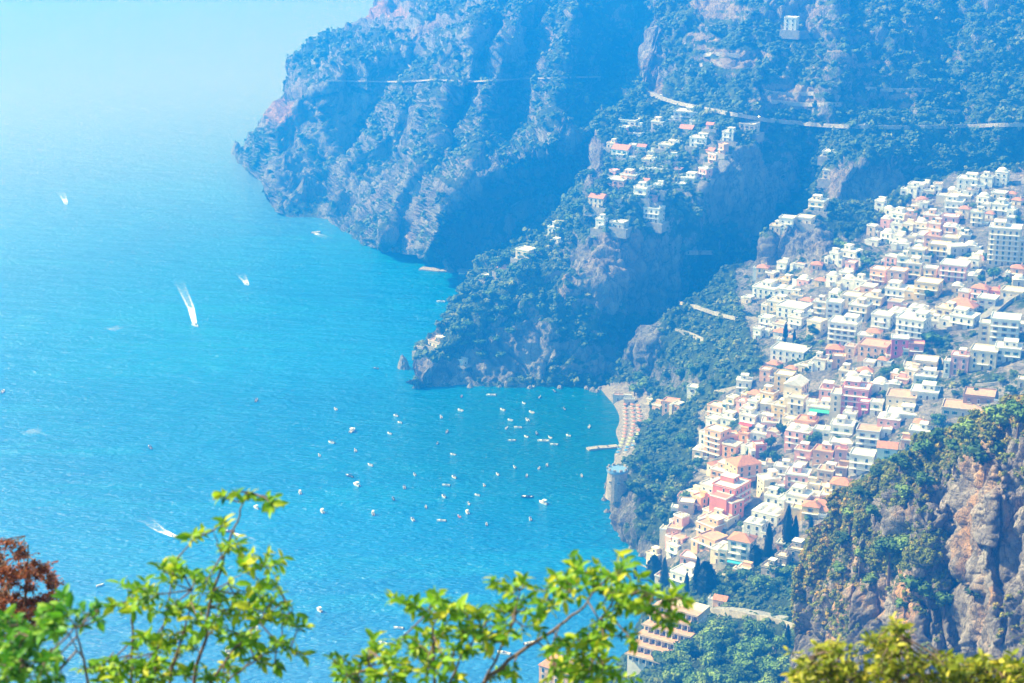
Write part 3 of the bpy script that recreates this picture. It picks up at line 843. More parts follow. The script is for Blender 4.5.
# ------------------------------------------------------------------ building kit
class MB:
    def __init__(s): s.v = []; s.f = []; s.m = []
    def box(s, x0, x1, y0, y1, z0, z1, m=0):
        o = len(s.v)
        s.v += [(x0, y0, z0), (x1, y0, z0), (x1, y1, z0), (x0, y1, z0), (x0, y0, z1), (x1, y0, z1), (x1, y1, z1), (x0, y1, z1)]
        for q in ((0, 3, 2, 1), (4, 5, 6, 7), (0, 1, 5, 4), (1, 2, 6, 5), (2, 3, 7, 6), (3, 0, 4, 7)):
            s.f.append([o + k for k in q]); s.m.append(m)
        return s
    def poly(s, pts, m=0):
        o = len(s.v); s.v += list(pts); s.f.append(list(range(o, o + len(pts)))); s.m.append(m); return s
    def prism(s, pts, d, m=0):
        """extrude polygon pts by vector d"""
        a = list(pts); b = [tuple(np.add(p, d)) for p in a]
        s.poly(a, m); s.poly(b[::-1], m)
        for k in range(len(a)):
            k2 = (k + 1) % len(a); s.poly([a[k2], a[k], b[k], b[k2]], m)
        return s
    def cyl(s, c, r, h, n=10, m=0, r2=None):
        r2 = r if r2 is None else r2
        A = [(c[0] + r * math.cos(6.2832 * k / n), c[1] + r * math.sin(6.2832 * k / n), c[2]) for k in range(n)]
        B = [(c[0] + r2 * math.cos(6.2832 * k / n), c[1] + r2 * math.sin(6.2832 * k / n), c[2] + h) for k in range(n)]
        for k in range(n):
            k2 = (k + 1) % n; s.poly([A[k], A[k2], B[k2], B[k]], m)
        s.poly(A[::-1], m); s.poly(B, m); return s
    def dome(s, c, r, h, n=10, m=0, ry=None):
        ry = ry or r
        rings = [[(c[0] + r * math.cos(6.2832 * k / n) * math.cos(t), c[1] + ry * math.sin(6.2832 * k / n) * math.cos(t), c[2] + h * math.sin(t)) for k in range(n)] for t in (0, 0.45, 0.9, 1.3)]
        for a, b in zip(rings[:-1], rings[1:]):
            for k in range(n):
                k2 = (k + 1) % n; s.poly([a[k], a[k2], b[k2], b[k]], m)
        s.poly(rings[-1], m); return s
    def build(s, name, mats, parent=None, smooth=False):
        me = bpy.data.meshes.new(name)
        me.from_pydata([tuple(map(float, p)) for p in s.v], [], s.f)
        mats = mats if isinstance(mats, (list, tuple)) else [mats]
        for m in mats: me.materials.append(m)
        for p, m in zip(me.polygons, s.m): p.material_index = m; p.use_smooth = smooth
        return link(name, me, None, parent)

def plaster(name, c):
    return M(name + '_plaster', c, 0.9, noise=(0.35, tuple(x * 0.78 for x in c), 0.45, 0.75), bump=0.15, bscale=3, spec=0.15)
WALL = {k: plaster(k, c) for k, c in dict(white=(.75, .735, .70), cream=(.74, .63, .46), yellow=(.78, .58, .26), peach=(.76, .46, .28), pink=(.76, .42, .38), rose=(.64, .27, .28), coral=(.70, .24, .18), magenta=(.62, .17, .27),
        beige=(.62, .50, .38), brown=(.40, .27, .18), orange=(.80, .40, .18), grey=(.55, .54, .52), ochre=(.68, .46, .20)).items()}
stoneM = M('old_stone', (0.42, 0.36, 0.29), 0.95, noise=(0.8, (0.24, 0.2, 0.16), 0.4, 0.65), bump=0.8, bscale=2)
paleStone = M('pale_stone', (0.42, 0.38, 0.33), 0.95, noise=(0.5, (0.25, 0.23, 0.2), 0.4, 0.7), bump=0.6, bscale=2)
tileM = M('terracotta_tiles', (0.58, 0.27, 0.14), 0.85, noise=(1.2, (0.40, 0.15, 0.08), 0.4, 0.7), bump=0.8, bscale=4)
flatWhite = M('roof_whitewash', (0.76, 0.72, 0.66), 0.9, noise=(0.4, (0.58, 0.54, 0.48), 0.5, 0.75))
flatCream = M('roof_cream_screed', (0.72, 0.62, 0.48), 0.9, noise=(0.4, (0.5, 0.42, 0.33), 0.45, 0.75))
flatTerra = M('roof_terracotta_paving', (0.60, 0.36, 0.24), 0.9, noise=(0.5, (0.42, 0.25, 0.18), 0.4, 0.7))
frameW = M('white_paint', (0.8, 0.8, 0.78), 0.5)
glassM = M('window_glass', (0.03, 0.045, 0.06), 0.15, spec=0.6)
greenSh = M('green_shutter', (0.05, 0.20, 0.14), 0.6)
brownSh = M('brown_shutter', (0.20, 0.10, 0.05), 0.6)
doorM = M('painted_door', (0.14, 0.08, 0.05), 0.6)
AWN = dict(blue=M('blue_canvas', (0.05, 0.40, 0.55), 0.8), red=M('red_canvas', (0.65, 0.09, 0.07), 0.8), green=M('green_canvas', (0.06, 0.42, 0.30), 0.8), orange=M('orange_canvas', (0.8, 0.3, 0.07), 0.8))
vineM = scrubM

def win_mesh(kind):
    b = MB()
    if kind == 'arch':
        b.box(-.75, .75, -.10, .0, 0, 1.5, 0)
        arc = [(.75 * math.cos(t), -.10, 1.5 + .75 * math.sin(t)) for t in np.linspace(0, math.pi, 9)]
        b.prism(arc[::-1], (0, .10, 0), 0)
        b.box(-.58, .58, -.14, -.10, .08, 1.5, 1)
        arc = [(.58 * math.cos(t), -.14, 1.5 + .58 * math.sin(t)) for t in np.linspace(0, math.pi, 9)]
        b.prism(arc[::-1], (0, .04, 0), 1)
    else:
        W_, H_ = dict(tall=(.62, 2.1), sq=(.6, 1.3), green=(.6, 1.6), brown=(.6, 1.6), wide=(1.3, 1.9))[kind]
        b.box(-W_ - .12, W_ + .12, -.08, 0, -.1, H_ + .12, 0)
        b.box(-W_, -.04, -.12, -.08, 0, H_, 1); b.box(.04, W_, -.12, -.08, 0, H_, 1)
        b.box(-W_ - .2, W_ + .2, -.22, -.08, -.18, -.1, 0)
        if kind in ('green', 'brown'):
            b.box(-W_ - .66, -W_ - .1, -.14, -.05, 0, H_, 2); b.box(W_ + .1, W_ + .66, -.14, -.05, 0, H_, 2)
    me = bpy.data.meshes.new('window_' + kind); me.from_pydata(b.v, [], b.f)
    for m in (frameW, glassM, brownSh if kind == 'brown' else greenSh): me.materials.append(m)
    for p, m in zip(me.polygons, b.m): p.material_index = m
    return me
WIN = {k: win_mesh(k) for k in ('arch', 'tall', 'sq', 'green', 'brown', 'wide')}

HOUSES = []
RECTS = []
def house(cx, py, wpx, hpx, col, roof='flat', yaw=-18.0, feat='', name='house', label=None, short=None, win=None, cat='house', at=None, W=None, H=None, D=None):
    rg = random.Random(int(cx * 31 + py * 17))
    p = at or cast(cx, py, LANDS)
    yaw = yaw - 15 if yaw < 5 and at is None else yaw
    fw = p.y * cp - (p.z - CAMH) * sp
    ppm = F / fw
    a = math.radians(yaw)
    dk = 0.85
    if W is None:
        W = wpx / ppm / (math.cos(a) + dk * abs(math.sin(a)) * 0.8)
        W = max(W, 3.5)
    if D is None: D = min(max(W * dk, 5.5), 14.0)
    el = math.atan2(CAMH - p.z, p.y)
    if H is None:
        H = (hpx / ppm - D * math.sin(el) * 0.75) / math.cos(el)
        if 'gable' in roof or 'hip' in roof: H -= 1.2
        H = max(H, 3.2)
    fl = max(1, int(round(H / 3.3)))
    if not label: fl = min(fl, max(1, int(round(W / 3.0))))
    if 'low' in feat: fl = 2; W *= 1.15; D = W * .8
    H = fl * 3.3 + 0.25
    fn = Vector((math.sin(a), -math.cos(a), 0))
    c = Vector((p.x, p.y, p.z)) - fn * (D / 2)
    r = empty(name, (c.x, c.y, p.z), a)
    upper = at is None and not (cx > 655 and py > 225) and cx < 850
    b = MB()
    found = (-9 if cx > 655 and py > 225 else -5) if at is None else -3
    b.box(-W / 2, W / 2, -D / 2, D / 2, found, H)
    if upper:
        fl = min(fl, 2) if not label else fl; H = fl * 3.3 + .25
        b = MB(); b.box(-W / 2, W / 2, -D / 2, D / 2, -1, H)
        k_ = 1 if not (label or '').startswith('small white house low') else 0
        q = MB(); q.box(-W / 2 - 2.5, W / 2 + 3.5, -D / 2 - 2.8, D / 2 + 1, -6.5 if k_ else -1.2, -.05); q.box(-W / 2 - 2.5, W / 2 + 3.5, -D / 2 - 2.8, -D / 2 - 2.4, -.05, .8); q.build('terrace', paleStone, r)
    b.build('wall', WALL[col] if col != 'stone' else stoneM, r)
    # roof
    if roof.startswith('flat') or roof == 'terrace':
        rm = {'flat': flatWhite, 'flatc': flatCream, 'flatt': flatTerra, 'terrace': flatTerra}[roof]
        b = MB(); b.box(-W / 2 - .25, W / 2 + .25, -D / 2 - .25, D / 2 + .25, H, H + .3, 0)
        rf = b.build('roof', rm, r)
        b = MB(); e = .25
        for x0, x1, y0, y1 in ((-W / 2 - e, W / 2 + e, -D / 2 - e, -D / 2), (-W / 2 - e, W / 2 + e, D / 2, D / 2 + e), (-W / 2 - e, -W / 2, -D / 2, D / 2), (W / 2, W / 2 + e, -D / 2, D / 2)):
            b.box(x0, x1, y0, y1, H + .3, H + .95)
        b.build('parapet', WALL[col] if rg.random() < .5 and col != 'stone' else frameW if col != 'stone' else stoneM, r)
        if 'hut' in feat or (rg.random() < .3 and W <= 7 and W > 5):
            x = rg.uniform(-W * .25, W * .25); ww = rg.uniform(1.5, 2.6)
            b = MB(); b.box(x - ww, x + ww, D * .05, D / 2 - .3, H + .3, H + 2.7); b.box(x - ww - .15, x + ww + .15, D * .05 - .15, D / 2 - .15, H + 2.7, H + 2.9)
            b.build('stair_hut', WALL[col] if col != 'stone' else stoneM, r)
        elif rg.random() < .4 and W > 5 and W <= 7:
            b = MB()
            x = rg.uniform(-W * .3, W * .2)
            for dx in (0, 2.6):
                for dy in (0, 2.4): b.box(x + dx, x + dx + .12, dy - 1, dy - .88, H + .3, H + 2.6)
            for k in range(7): b.box(x + k * .43, x + k * .43 + .12, -1.3, 1.8, H + 2.6, H + 2.72)
            b.build('pergola', brownSh, r)
        if rg.random() < .35:
            b = MB(); b.box(W * .3, W * .3 + .7, -.3, .4, H + .3, H + 1.6); b.build('chimney', WALL[col] if col != 'stone' else stoneM, rf)
    elif roof.startswith('vault'):
        n = max(1, int(W / 4.5)); s_ = W / n
        b = MB(); b.box(-W / 2 - .15, W / 2 + .15, -D / 2 - .15, D / 2 + .15, H, H + .3); rf = b.build('roof', flatWhite, r)
        for k in range(n):
            b = MB(); b.dome((-W / 2 + s_ * (k + .5), 0, H + .3), s_ * .46, s_ * .32, 12, 0, D * .42); b.build('dome', flatWhite, rf, True)
    elif roof == 'hip':
        e = .5; rh = min(W, D) * .22 + .4; i_ = max(0, (W - D) / 2) + .01
        b = MB(); x0, x1, y0, y1 = -W / 2 - e, W / 2 + e, -D / 2 - e, D / 2 + e
        b.poly([(x0, y0, H), (x1, y0, H), (i_, 0, H + rh), (-i_, 0, H + rh)]); b.poly([(x1, y1, H), (x0, y1, H), (-i_, 0, H + rh), (i_, 0, H + rh)])
        b.poly([(x1, y0, H), (x1, y1, H), (i_, 0, H + rh)]); b.poly([(x0, y1, H), (x0, y0, H), (-i_, 0, H + rh)]); b.poly([(x0, y0, H), (x0, y1, H), (x1, y1, H), (x1, y0, H)])
        rf = b.build('roof', tileM, r)
        b = MB(); b.box(W * .22, W * .22 + .8, -.4, .4, H + .2, H + rh + .9); b.build('chimney', WALL[col] if col != 'stone' else stoneM, rf)
    elif roof in ('gable', 'gablew'):
        e = .4; rh = D * .25 + .3
        b = MB(); b.prism([(-W / 2 - e, -D / 2 - e, H + .002), (-W / 2 - e, D / 2 + e, H + .002), (-W / 2 - e, 0, H + rh)], (W + 2 * e, 0, 0))
        rf = b.build('roof', tileM if roof == 'gable' else flatWhite, r)
    elif roof == 'shed':
        b = MB(); b.prism([(-W / 2 - .4, -D / 2 - .5, H + .01), (-W / 2 - .4, D / 2 + .3, H + .01), (-W / 2 - .4, D / 2 + .3, H + 1.6)], (W + .8, 0, 0)); b.build('roof', tileM, r)
    # openings
    wk = win or rg.choice(['tall', 'tall', 'tall', 'arch', 'green', 'brown', 'sq'])
    step = {'wide': 4.2, 'green': 3.6, 'brown': 3.6}.get(wk, 3.1) * rg.uniform(.95, 1.25)
    n = min(12, max(1, int((W - 1.2) / step)))
    nwin = 0
    for f in range(fl):
        z = f * 3.3 + .75
        if wk in ('tall',): z = f * 3.3 + .35
        for k in range(n):
            if f == 0 and k == n // 2: continue
            x = (k + .5 - n / 2) * (W - .8) / n
            o = link('window', WIN[wk], None, r); o.location = (x, -D / 2 - .003, z); nwin += 1
        ns = max(1, int(D / 4.2))
        for sgn in (-1, 1):
            if fl * n > 36 and sgn == 1: continue
            for k in range(ns):
                if rg.random() < .25: continue
                y = (k + .5 - ns / 2) * (D - 1) / ns
                o = link('window', WIN['sq' if wk != 'arch' else 'arch'], None, r); o.location = (sgn * (W / 2 + .003), y, f * 3.3 + .8)
                o.rotation_euler = (0, 0, sgn * math.pi / 2); nwin += 1
    x = (n // 2 + .5 - n / 2) * (W - .8) / n
    b = MB(); b.box(x - .65, x + .65, -D / 2 - .06, -D / 2 - .003, .0, 2.4, 0); b.box(x - .5, x + .5, -D / 2 - .1, -D / 2 - .06, .05, 2.2, 1); b.build('door', [frameW, doorM], r)
    balc = False
    if 'balc' in feat or (fl > 1 and rg.random() < .55 and 'nobal' not in feat):
        balc = True
        for f in range(1, fl):
            if 'balc' not in feat and rg.random() < .25: continue
            hw = W / 2 - .3 if ('balc' in feat or rg.random() < .5) else W * .28
            xc = 0 if hw > W * .4 else rg.uniform(-.2, .2) * W
            b = MB(); b.box(xc - hw, xc + hw, -D / 2 - 1.5, -D / 2 - .003, f * 3.3 - .12, f * 3.3 + .1, 0)
            bo = b.build('balcony', frameW, r)
            b = MB(); z0 = f * 3.3 + .1
            b.box(xc - hw, xc + hw, -D / 2 - 1.5, -D / 2 - 1.44, z0 + .85, z0 + .93)
            nb = max(4, int(hw * 2 / .55))
            for k in range(nb + 1):
                xx = xc - hw + (2 * hw - .06) * k / nb; b.box(xx, xx + .06, -D / 2 - 1.5, -D / 2 - 1.45, z0, z0 + .85)
            b.build('railing', frameW, bo)
    aw = next((c_ for c_ in AWN if c_ + 'awn' in feat), None)
    if aw:
        b = MB(); b.prism([(-W * .42, -D / 2 - .05, 3.1), (-W * .42, -D / 2 - 3.2, 2.3), (-W * .42, -D / 2 - 3.2, 2.2), (-W * .42, -D / 2 - .05, 2.95)], (W * .84, 0, 0)); b.build('awning', AWN[aw], r)
    if not upper and rg.random() < .25:
        b = MB()
        for k in range(6): b.box(-W / 2 + 1 + k * .6, -W / 2 + 1.6 + k * .6, -D / 2 - 1.3, -D / 2 - .01, -3 , -.9 + k * .17)
        b.build('steps', paleStone, r)
    if cat == 'house' and at is None and not upper and rg.random() < .6:
        sd_ = rg.choice((-1, 1)); ww = W * rg.uniform(.3, .5); hh = max(3.3, H - 3.3 * rg.choice((1, 1, 2))) if fl > 1 else 2.6
        b = MB(); xa, xb = sorted((sd_ * W / 2, sd_ * (W / 2 + ww))); dy0 = -D / 2 - rg.uniform(-1.2, 2.0); b.box(xa + .02 * (sd_ > 0), xb - .02 * (sd_ < 0), dy0, D * .3, found, hh)
        an = b.build('annex', WALL[rg.choice((col, 'white', 'cream')) if col != 'stone' else 'beige'] if col != 'stone' else stoneM, r)
        b = MB(); b.box(xa - .1, xb + .1, dy0 - .1, dy0 + .12, hh, hh + .8); b.box(xa - .1, xa + .12, dy0 + .12, D * .3, hh, hh + .8); b.box(xb - .12, xb + .1, dy0 + .12, D * .3, hh, hh + .8); b.build('parapet', frameW, an)
        for k in range(max(1, int(ww / 3.2))):
            for f in range(int(hh / 3.2)):
                o = link('window', WIN[wk], None, an); o.location = (xa + (k + .5) * ww / max(1, int(ww / 3.2)), dy0 - .003, f * 3.3 + .5)
    if cat == 'house' and at is None and roof.startswith('flat') and W > 7 and rg.random() < .45:
        ww = W * rg.uniform(.35, .55); x = rg.uniform(-.5, .5) * (W - ww - .6)
        b = MB(); b.box(x - ww / 2, x + ww / 2, -D * .12, D / 2 - .4, H + .32, H + 3.2); b.box(x - ww / 2 - .2, x + ww / 2 + .2, -D * .12 - .2, D / 2 - .2, H + 3.2, H + 3.4, 1)
        up = b.build('upper_floor', [WALL[col] if col != 'stone' else stoneM, flatWhite], r)
        for k in range(max(1, int(ww / 2.8))):
            o = link('window', WIN['sq'], None, up); o.location = (x - ww / 2 + (k + .5) * ww / max(1, int(ww / 2.8)), -D * .12 - .003, H + 1.1)
    HOUSES.append(dict(o=r, px=cx, py=py - hpx / 2, hp=hpx, wp=wpx, col=col, fl=fl, roof=roof, win=wk, balc=balc, aw=aw, label=label, short=short, W=W, H=H, cat=cat, p=p, D=D, yaw=a))
    tag(r, label, cat)
    RECTS.append((cx - wpx / 2, py - hpx, cx + wpx / 2, py))
    return r

FR = dict(Z1=(640, 160, 5.12), Z2=(824, 160, 5.12), Z3=(824, 280, 5.12), Z4=(660, 280, 5.12), Z5=(780, 380, 5.12), Z6=(620, 400, 5.12), Z7=(600, 500, 3.732), U3=(600, 0, 2.415), U4=(360, 180, 3.012))
# frame x0 x1 ytop ybase colour roof yaw features [| label | short landmark name]
TAB = """
Z2 668 790 97 150 white flat -10
Z2 790 865 75 140 white flat -14
Z2 865 940 65 135 white vault -14
Z2 620 760 172 212 cream flat -8 balc
Z2 605 715 212 268 white flat -8 balc
Z2 770 845 180 240 white vault -20
Z2 845 930 170 222 cream flat -16
Z2 850 945 218 282 white flat -16 balc
Z2 800 850 225 280 white flat -10
Z2 250 308 218 262 white flat -20
Z2 415 480 125 190 white flat -20
Z2 480 530 120 150 white flat -25
Z2 296 352 245 300 white vault -25
Z2 330 420 262 325 white flat -25
Z2 495 592 272 335 peach flat -12 | long peach villa with arched openings at the head of town | peach villa
Z2 592 690 275 345 pink flat -8
Z2 680 745 240 300 cream hip -14
Z2 740 815 262 345 cream flat -10 balc
Z2 335 400 330 378 white flat -22
Z2 398 460 332 380 cream flat -22 balc
Z2 455 528 318 372 cream vault -16
Z2 528 598 330 378 peach flat -14
Z2 275 350 360 425 white vault -28
Z2 345 402 372 440 white flat -20
Z2 460 595 368 418 white flat -12 balc
Z2 500 602 395 445 peach flatt -14
Z2 600 690 345 395 peach vault -6
Z2 592 692 400 455 cream flatc -10
Z2 520 640 430 515 yellow flat -8 balc
Z2 640 735 440 500 grey flat 8
Z2 820 1002 328 540 cream flat -4 balc | tall cream apartment block with many stacked balcony floors at right edge | tall cream apartment block
Z2 930 985 288 325 grey flat -8
Z2 302 372 480 548 pink flat -22
Z2 365 432 482 548 white flat -10
Z2 425 515 465 540 cream flat -12
Z2 445 512 440 480 white vault -16
Z2 70 172 460 520 white flat -26 balc
Z2 18 80 475 530 white flat -26
Z2 220 320 562 642 peach flat -18
Z2 310 418 560 650 peach flat -12
Z2 410 500 512 612 cream flat -8
Z2 500 578 540 612 yellow flat -8
Z2 575 735 530 622 pink flat -10 balc | pink house with a row of arches and white terraces in upper town | pink arcaded house
Z2 0 70 565 645 white vault -24
Z2 65 135 560 630 white flat -24
Z2 98 162 532 580 pink flat -20
Z2 80 160 602 665 white vault -18
Z2 145 222 600 672 white flat -20
Z2 170 262 650 704 peach flatc -16
Z2 945 1024 530 610 peach hip -10 | peach house with terracotta roof below the tall cream block | peach house
Z3 295 450 35 108 white flat -12 balc
Z3 445 592 5 100 yellow flat -12 balc | pale yellow house with three floors and tall stone base in mid town | pale yellow house
Z3 70 185 60 140 cream flat -14
Z3 175 300 72 148 cream flatc -14
Z3 0 92 100 198 white flat -8 | square white tower house with blue-shadowed right side | square white tower house
Z3 110 228 130 215 beige flat -16
Z3 0 175 190 335 white flat -10 balc | large white hotel with four balcony floors in the middle of town | large white hotel
Z3 225 345 180 268 white flat -14
Z3 310 452 150 225 white vault -18
Z3 345 520 190 318 white flat -16 balc | big white block with stepped terraces right of the large white hotel | big stepped white block
Z3 420 520 130 200 white vault -16
Z3 205 290 258 325 cream hip -12
Z3 160 250 282 345 cream flat -10
Z3 155 332 318 400 peach flatt -12
Z3 0 98 328 412 rose hip -4 | rose pink house with orange roof and two big windows | rose house with orange roof
Z3 98 160 345 400 beige flatt -14
Z3 338 432 288 392 magenta flat 4 | hot pink villa with flat roofs standing out among pale houses | hot pink villa
Z3 430 512 322 392 rose flatt 2
Z3 555 660 140 205 cream flatc -20
Z3 600 780 100 190 cream hip -20
Z3 625 775 162 250 white flat -18 balc | cream and white villa with long arched terrace on the road bend | arched villa on the bend
Z3 530 605 198 245 white flat -14
Z3 770 882 78 155 grey flat -14
Z3 740 838 28 100 pink hip -18
Z3 835 905 25 82 coral hip -18
Z3 890 1024 32 92 cream flatc -14
Z3 835 1000 175 325 white flat -4 balc | wide white block with big terraces at the right edge above the road | wide white terraced block
Z3 860 1012 325 418 white flat -4 balc
Z3 990 1024 148 260 white flat -8
Z3 635 742 362 485 pink flat -8
Z3 730 888 350 460 cream flat -8 | long cream house with tall dark windows below the stone road wall | long cream house
Z3 440 582 405 480 beige flat -4 balc
Z3 448 580 478 532 white flat -4
Z3 165 252 438 500 peach hip 0
Z3 98 180 498 556 white vault -10
Z3 170 240 490 548 white vault -10
Z3 240 330 505 562 white vault -6
Z3 325 390 512 566 cream vault -6
Z3 75 232 540 680 rose flat -4 balc | tall rose pink block of four floors with rows of balconies | tall rose block
Z3 430 592 542 612 white flat -4 balc
Z3 990 1024 408 548 cream flat -6 balc
Z3 700 880 598 632 brown flatt -4
Z3 585 835 632 700 cream flatt -4 balc | long low cream hotel with terracotta roof against the near ridge | long low cream hotel
Z4 452 602 28 95 white flat -18
Z4 595 692 30 75 white vault -14
Z4 420 470 80 118 cream flat -20
Z4 535 642 95 165 cream flatc -18
Z4 570 752 125 195 white flat -20 | long white house with flat white roof at the left edge of upper town | long white house
Z4 492 572 195 248 white flat -22
Z4 468 520 240 305 white flat -22
Z4 510 562 250 290 white flat -24
Z4 775 852 98 195 beige flat -10
Z4 735 832 192 295 cream flat -24
Z4 640 735 195 250 white flatc -24
Z4 540 755 335 420 white flat -14 | cubic modern white villa with several flat terraces on the green slope | cubic white villa
Z4 572 680 480 575 yellow flat -10
Z4 680 800 492 615 cream gablew 62 | cream hall with a long white gable roof running away from view | white gabled hall
Z4 700 760 420 470 cream flatc -20
Z4 128 198 552 605 white flat -16 | small lone white house in the scrub above the beach | lone white house
Z4 745 908 622 688 cream flat -6
Z4 640 742 580 690 cream flatc -14
Z4 560 640 640 690 yellow flatc -14
Z4 380 440 610 680 pink flat -20
Z4 440 500 600 680 white flat -22
Z4 330 385 600 660 cream flatc -26
Z4 230 320 640 690 orange flatc -30
Z4 0 90 612 680 peach flatt -10
Z5 188 310 45 115 pink flatt -4
Z5 394 455 98 178 magenta flat -4
Z5 454 526 55 180 white flat -4 balc
Z5 470 555 4 55 white vault -6
Z5 528 702 78 155 cream flatt -4
Z5 528 718 158 212 white flat -4 balc
Z5 244 380 222 300 white flat -4 balc
Z5 376 512 228 358 white flatt -4 balc | long white hotel with four even rows of small dark windows | long white hotel
Z5 240 376 298 360 white flat -4 balc
Z5 160 250 255 320 white flat -8
Z5 484 620 185 265 pink vault -6
Z5 512 572 240 290 white flat -4
Z5 675 742 208 252 cream hip -8
Z5 648 775 255 300 white flat -6
Z5 612 672 290 345 peach flatt -8
Z5 62 172 205 275 peach flatt -10
Z5 8 152 255 345 pink flat -10
Z5 125 190 110 175 white flat -8 
Z5 130 290 112 178 white flatt -6 greenawn
Z5 62 160 358 425 pink flatt -10
Z5 155 275 362 430 peach flatt -8
Z5 272 342 350 425 pink flatt -4
Z5 275 342 415 515 brown flatt -4
Z5 178 278 445 530 beige flatt -10
Z5 60 130 415 470 grey flat -12
Z5 340 482 362 485 white flat -6 balc
Z5 484 600 330 445 white gable -2 greenawn | white house with bright orange gable roof and green awning by the ridge | orange gabled white house
Z5 0 152 485 585 pink flat -14
Z5 125 245 520 580 cream flatc -10
Z5 240 375 512 600 yellow hip -8
Z5 190 342 570 632 yellow flat -6
Z5 100 312 622 700 yellow hip -8 | low yellow house with wide orange tiled roof behind the cypresses | yellow orange-roofed house
Z5 8 150 585 690 white flat -16
Z6 430 532 28 90 peach flatc -24
Z6 498 600 75 130 white flat -24
Z6 424 505 100 155 white flat -26
Z6 538 604 100 240 orange flatc 6
Z6 410 530 135 300 peach flat -28 balc | tall peach house with terraces at the left edge of town | tall peach house
Z6 508 604 205 292 orange flatc -20
Z6 598 702 78 140 white flat -20 redawn
Z6 598 662 140 232 orange flatt -18
Z6 660 755 150 205 white flat -16
Z6 688 752 202 292 coral flat 10
Z6 625 692 218 272 white flat -24
Z6 830 975 152 252 pink vault -12
Z6 888 1005 98 172 orange flatt -8
Z6 820 892 60 160 cream flat -16 balc
Z6 768 852 22 90 yellow flatc -16
Z6 700 770 60 110 grey flat -16
Z6 575 745 282 420 peach hip 24 | large square peach villa with low hip roof in lower town | square peach villa
Z6 478 612 302 372 cream gable 30
Z6 440 582 352 425 peach flat -24
Z6 535 715 418 560 coral flat 52 balc | coral red house with a long white roof and balconies on its seaward side | coral red house
Z6 548 655 510 615 coral flatt 40
Z6 722 832 380 500 cream flat 18 balc
Z6 832 968 378 480 pink flat -4
Z6 725 830 480 560 white flat -12
Z6 830 965 488 565 white flat -10
Z6 950 1024 418 500 cream flat -6
Z6 920 1024 520 610 yellow hip -6
Z6 648 825 548 645 white vault -20
Z6 390 500 420 500 white flat -30 redawn
Z6 480 560 462 565 beige flat 10
Z6 355 425 500 560 orange flatc -36
Z6 400 520 560 610 cream flatc -34
Z6 340 400 450 505 cream flat -34
Z6 620 660 640 690 white flat -20
Z6 260 330 600 660 pink flatc -36
Z7 462 568 118 245 white hip -12 blueawn | white villa with terracotta roof and blue awning above the cypresses | white villa with orange roof
Z7 340 442 75 140 peach flatt -34 balc
Z7 350 445 120 190 peach flatt -34 balc | stepped peach hotel with long orange-edged terraces near the shore | stepped peach hotel
Z7 378 490 52 115 cream flatc -24
Z7 525 612 78 135 white vault -16
Z7 250 350 240 325 white flat -26 low | big plain white building close to the shore beside cypresses | plain white building
Z7 195 255 288 335 cream flatt -20
Z7 590 660 235 302 stone flatc -20
Z7 645 700 205 262 stone flatc -16
Z7 690 780 178 238 stone flatc -14 | low old stone building on the terrace below the cypresses | stone building
Z7 415 475 355 400 peach gable -10
Z7 655 690 128 190 orange flatc -10
Z7 400 470 185 235 cream flat -24
Z7 505 560 240 285 peach flatc -16
Z7 255 320 120 165 pink flatt -36
Z7 235 300 165 215 white flat -34
Z7 160 220 205 250 cream flat -34
U3 20 72 356 382 white gable -16 | white villa with orange roof alone on the upper green slope | orange-roofed villa on the upper slope
U3 38 92 284 302 white flat -16
U3 118 156 288 316 cream flat -16
U3 212 250 287 304 white flat -12
U3 186 226 303 322 cream gable -12
U3 210 262 333 356 white flat -12
U3 135 182 345 362 cream flatc -12
U3 290 325 320 342 white flat -14
U3 330 378 298 322 cream flatc -14
U3 282 302 340 372 peach flatc -34
U3 255 285 362 395 peach flat -34
U3 232 262 395 430 pink flat -34
U3 170 242 264 292 grey flat -8 | wide grey building just under the coast road | wide grey building
U3 78 115 446 480 white flat -10 balc
U3 42 92 424 446 peach flatc -14
U3 118 162 402 420 white flat -14
U3 530 592 364 380 white flat -10
U3 440 476 42 74 white flat -10 | pale ruined house alone high on the hillside | lone hillside house
U3 738 782 448 470 white flat -14
U3 180 232 430 442 white flat -10
U4 845 908 85 128 white flat -14 | white villa with arches perched on the cliff edge of the headland | cliff edge villa
U4 818 868 12 52 white flat -12 balc
U4 704 740 122 148 white flat -14
U4 555 622 143 172 white flat -18
U4 556 600 175 218 white flatt -18
U4 458 518 198 240 cream flatc -22
U4 405 448 254 280 cream gable -24
U4 358 400 280 304 pink flat -24
U4 680 738 48 82 cream gable -16
U4 735 802 0 28 peach flat -14
U4 278 316 535 558 white flat -18 | small white house low on the headland near the shore | small white shore house
U4 745 800 126 144 grey flat -14
Z1 700 790 292 350 white flat -12 | white villa with small arches on top of the rock bluff | bluff villa
Z1 785 885 285 325 cream flat -12
Z1 850 950 188 262 cream flat -14 balc
Z1 655 725 345 366 cream flatc -14
Z1 960 1024 468 530 white flat -22
Z1 925 1000 44 100 cream flat -14
"""
for ln in TAB.strip().split('\n'):
    parts_ = [s.strip() for s in ln.split('|')]
    tk = parts_[0].split()
    ox, oy, sc = FR[tk[0]]
    x0, x1, y0, y1 = (float(t) for t in tk[1:5])
    house(ox + (x0 + x1) / 2 / sc, oy + y1 / sc, (x1 - x0) / sc, (y1 - y0) / sc, tk[5], tk[6], float(tk[7]), ' '.join(tk[8:]), label=parts_[1] if len(parts_) > 1 else None, short=parts_[2] if len(parts_) > 2 else None)
rv_ = random.Random(4)
cnt = 0
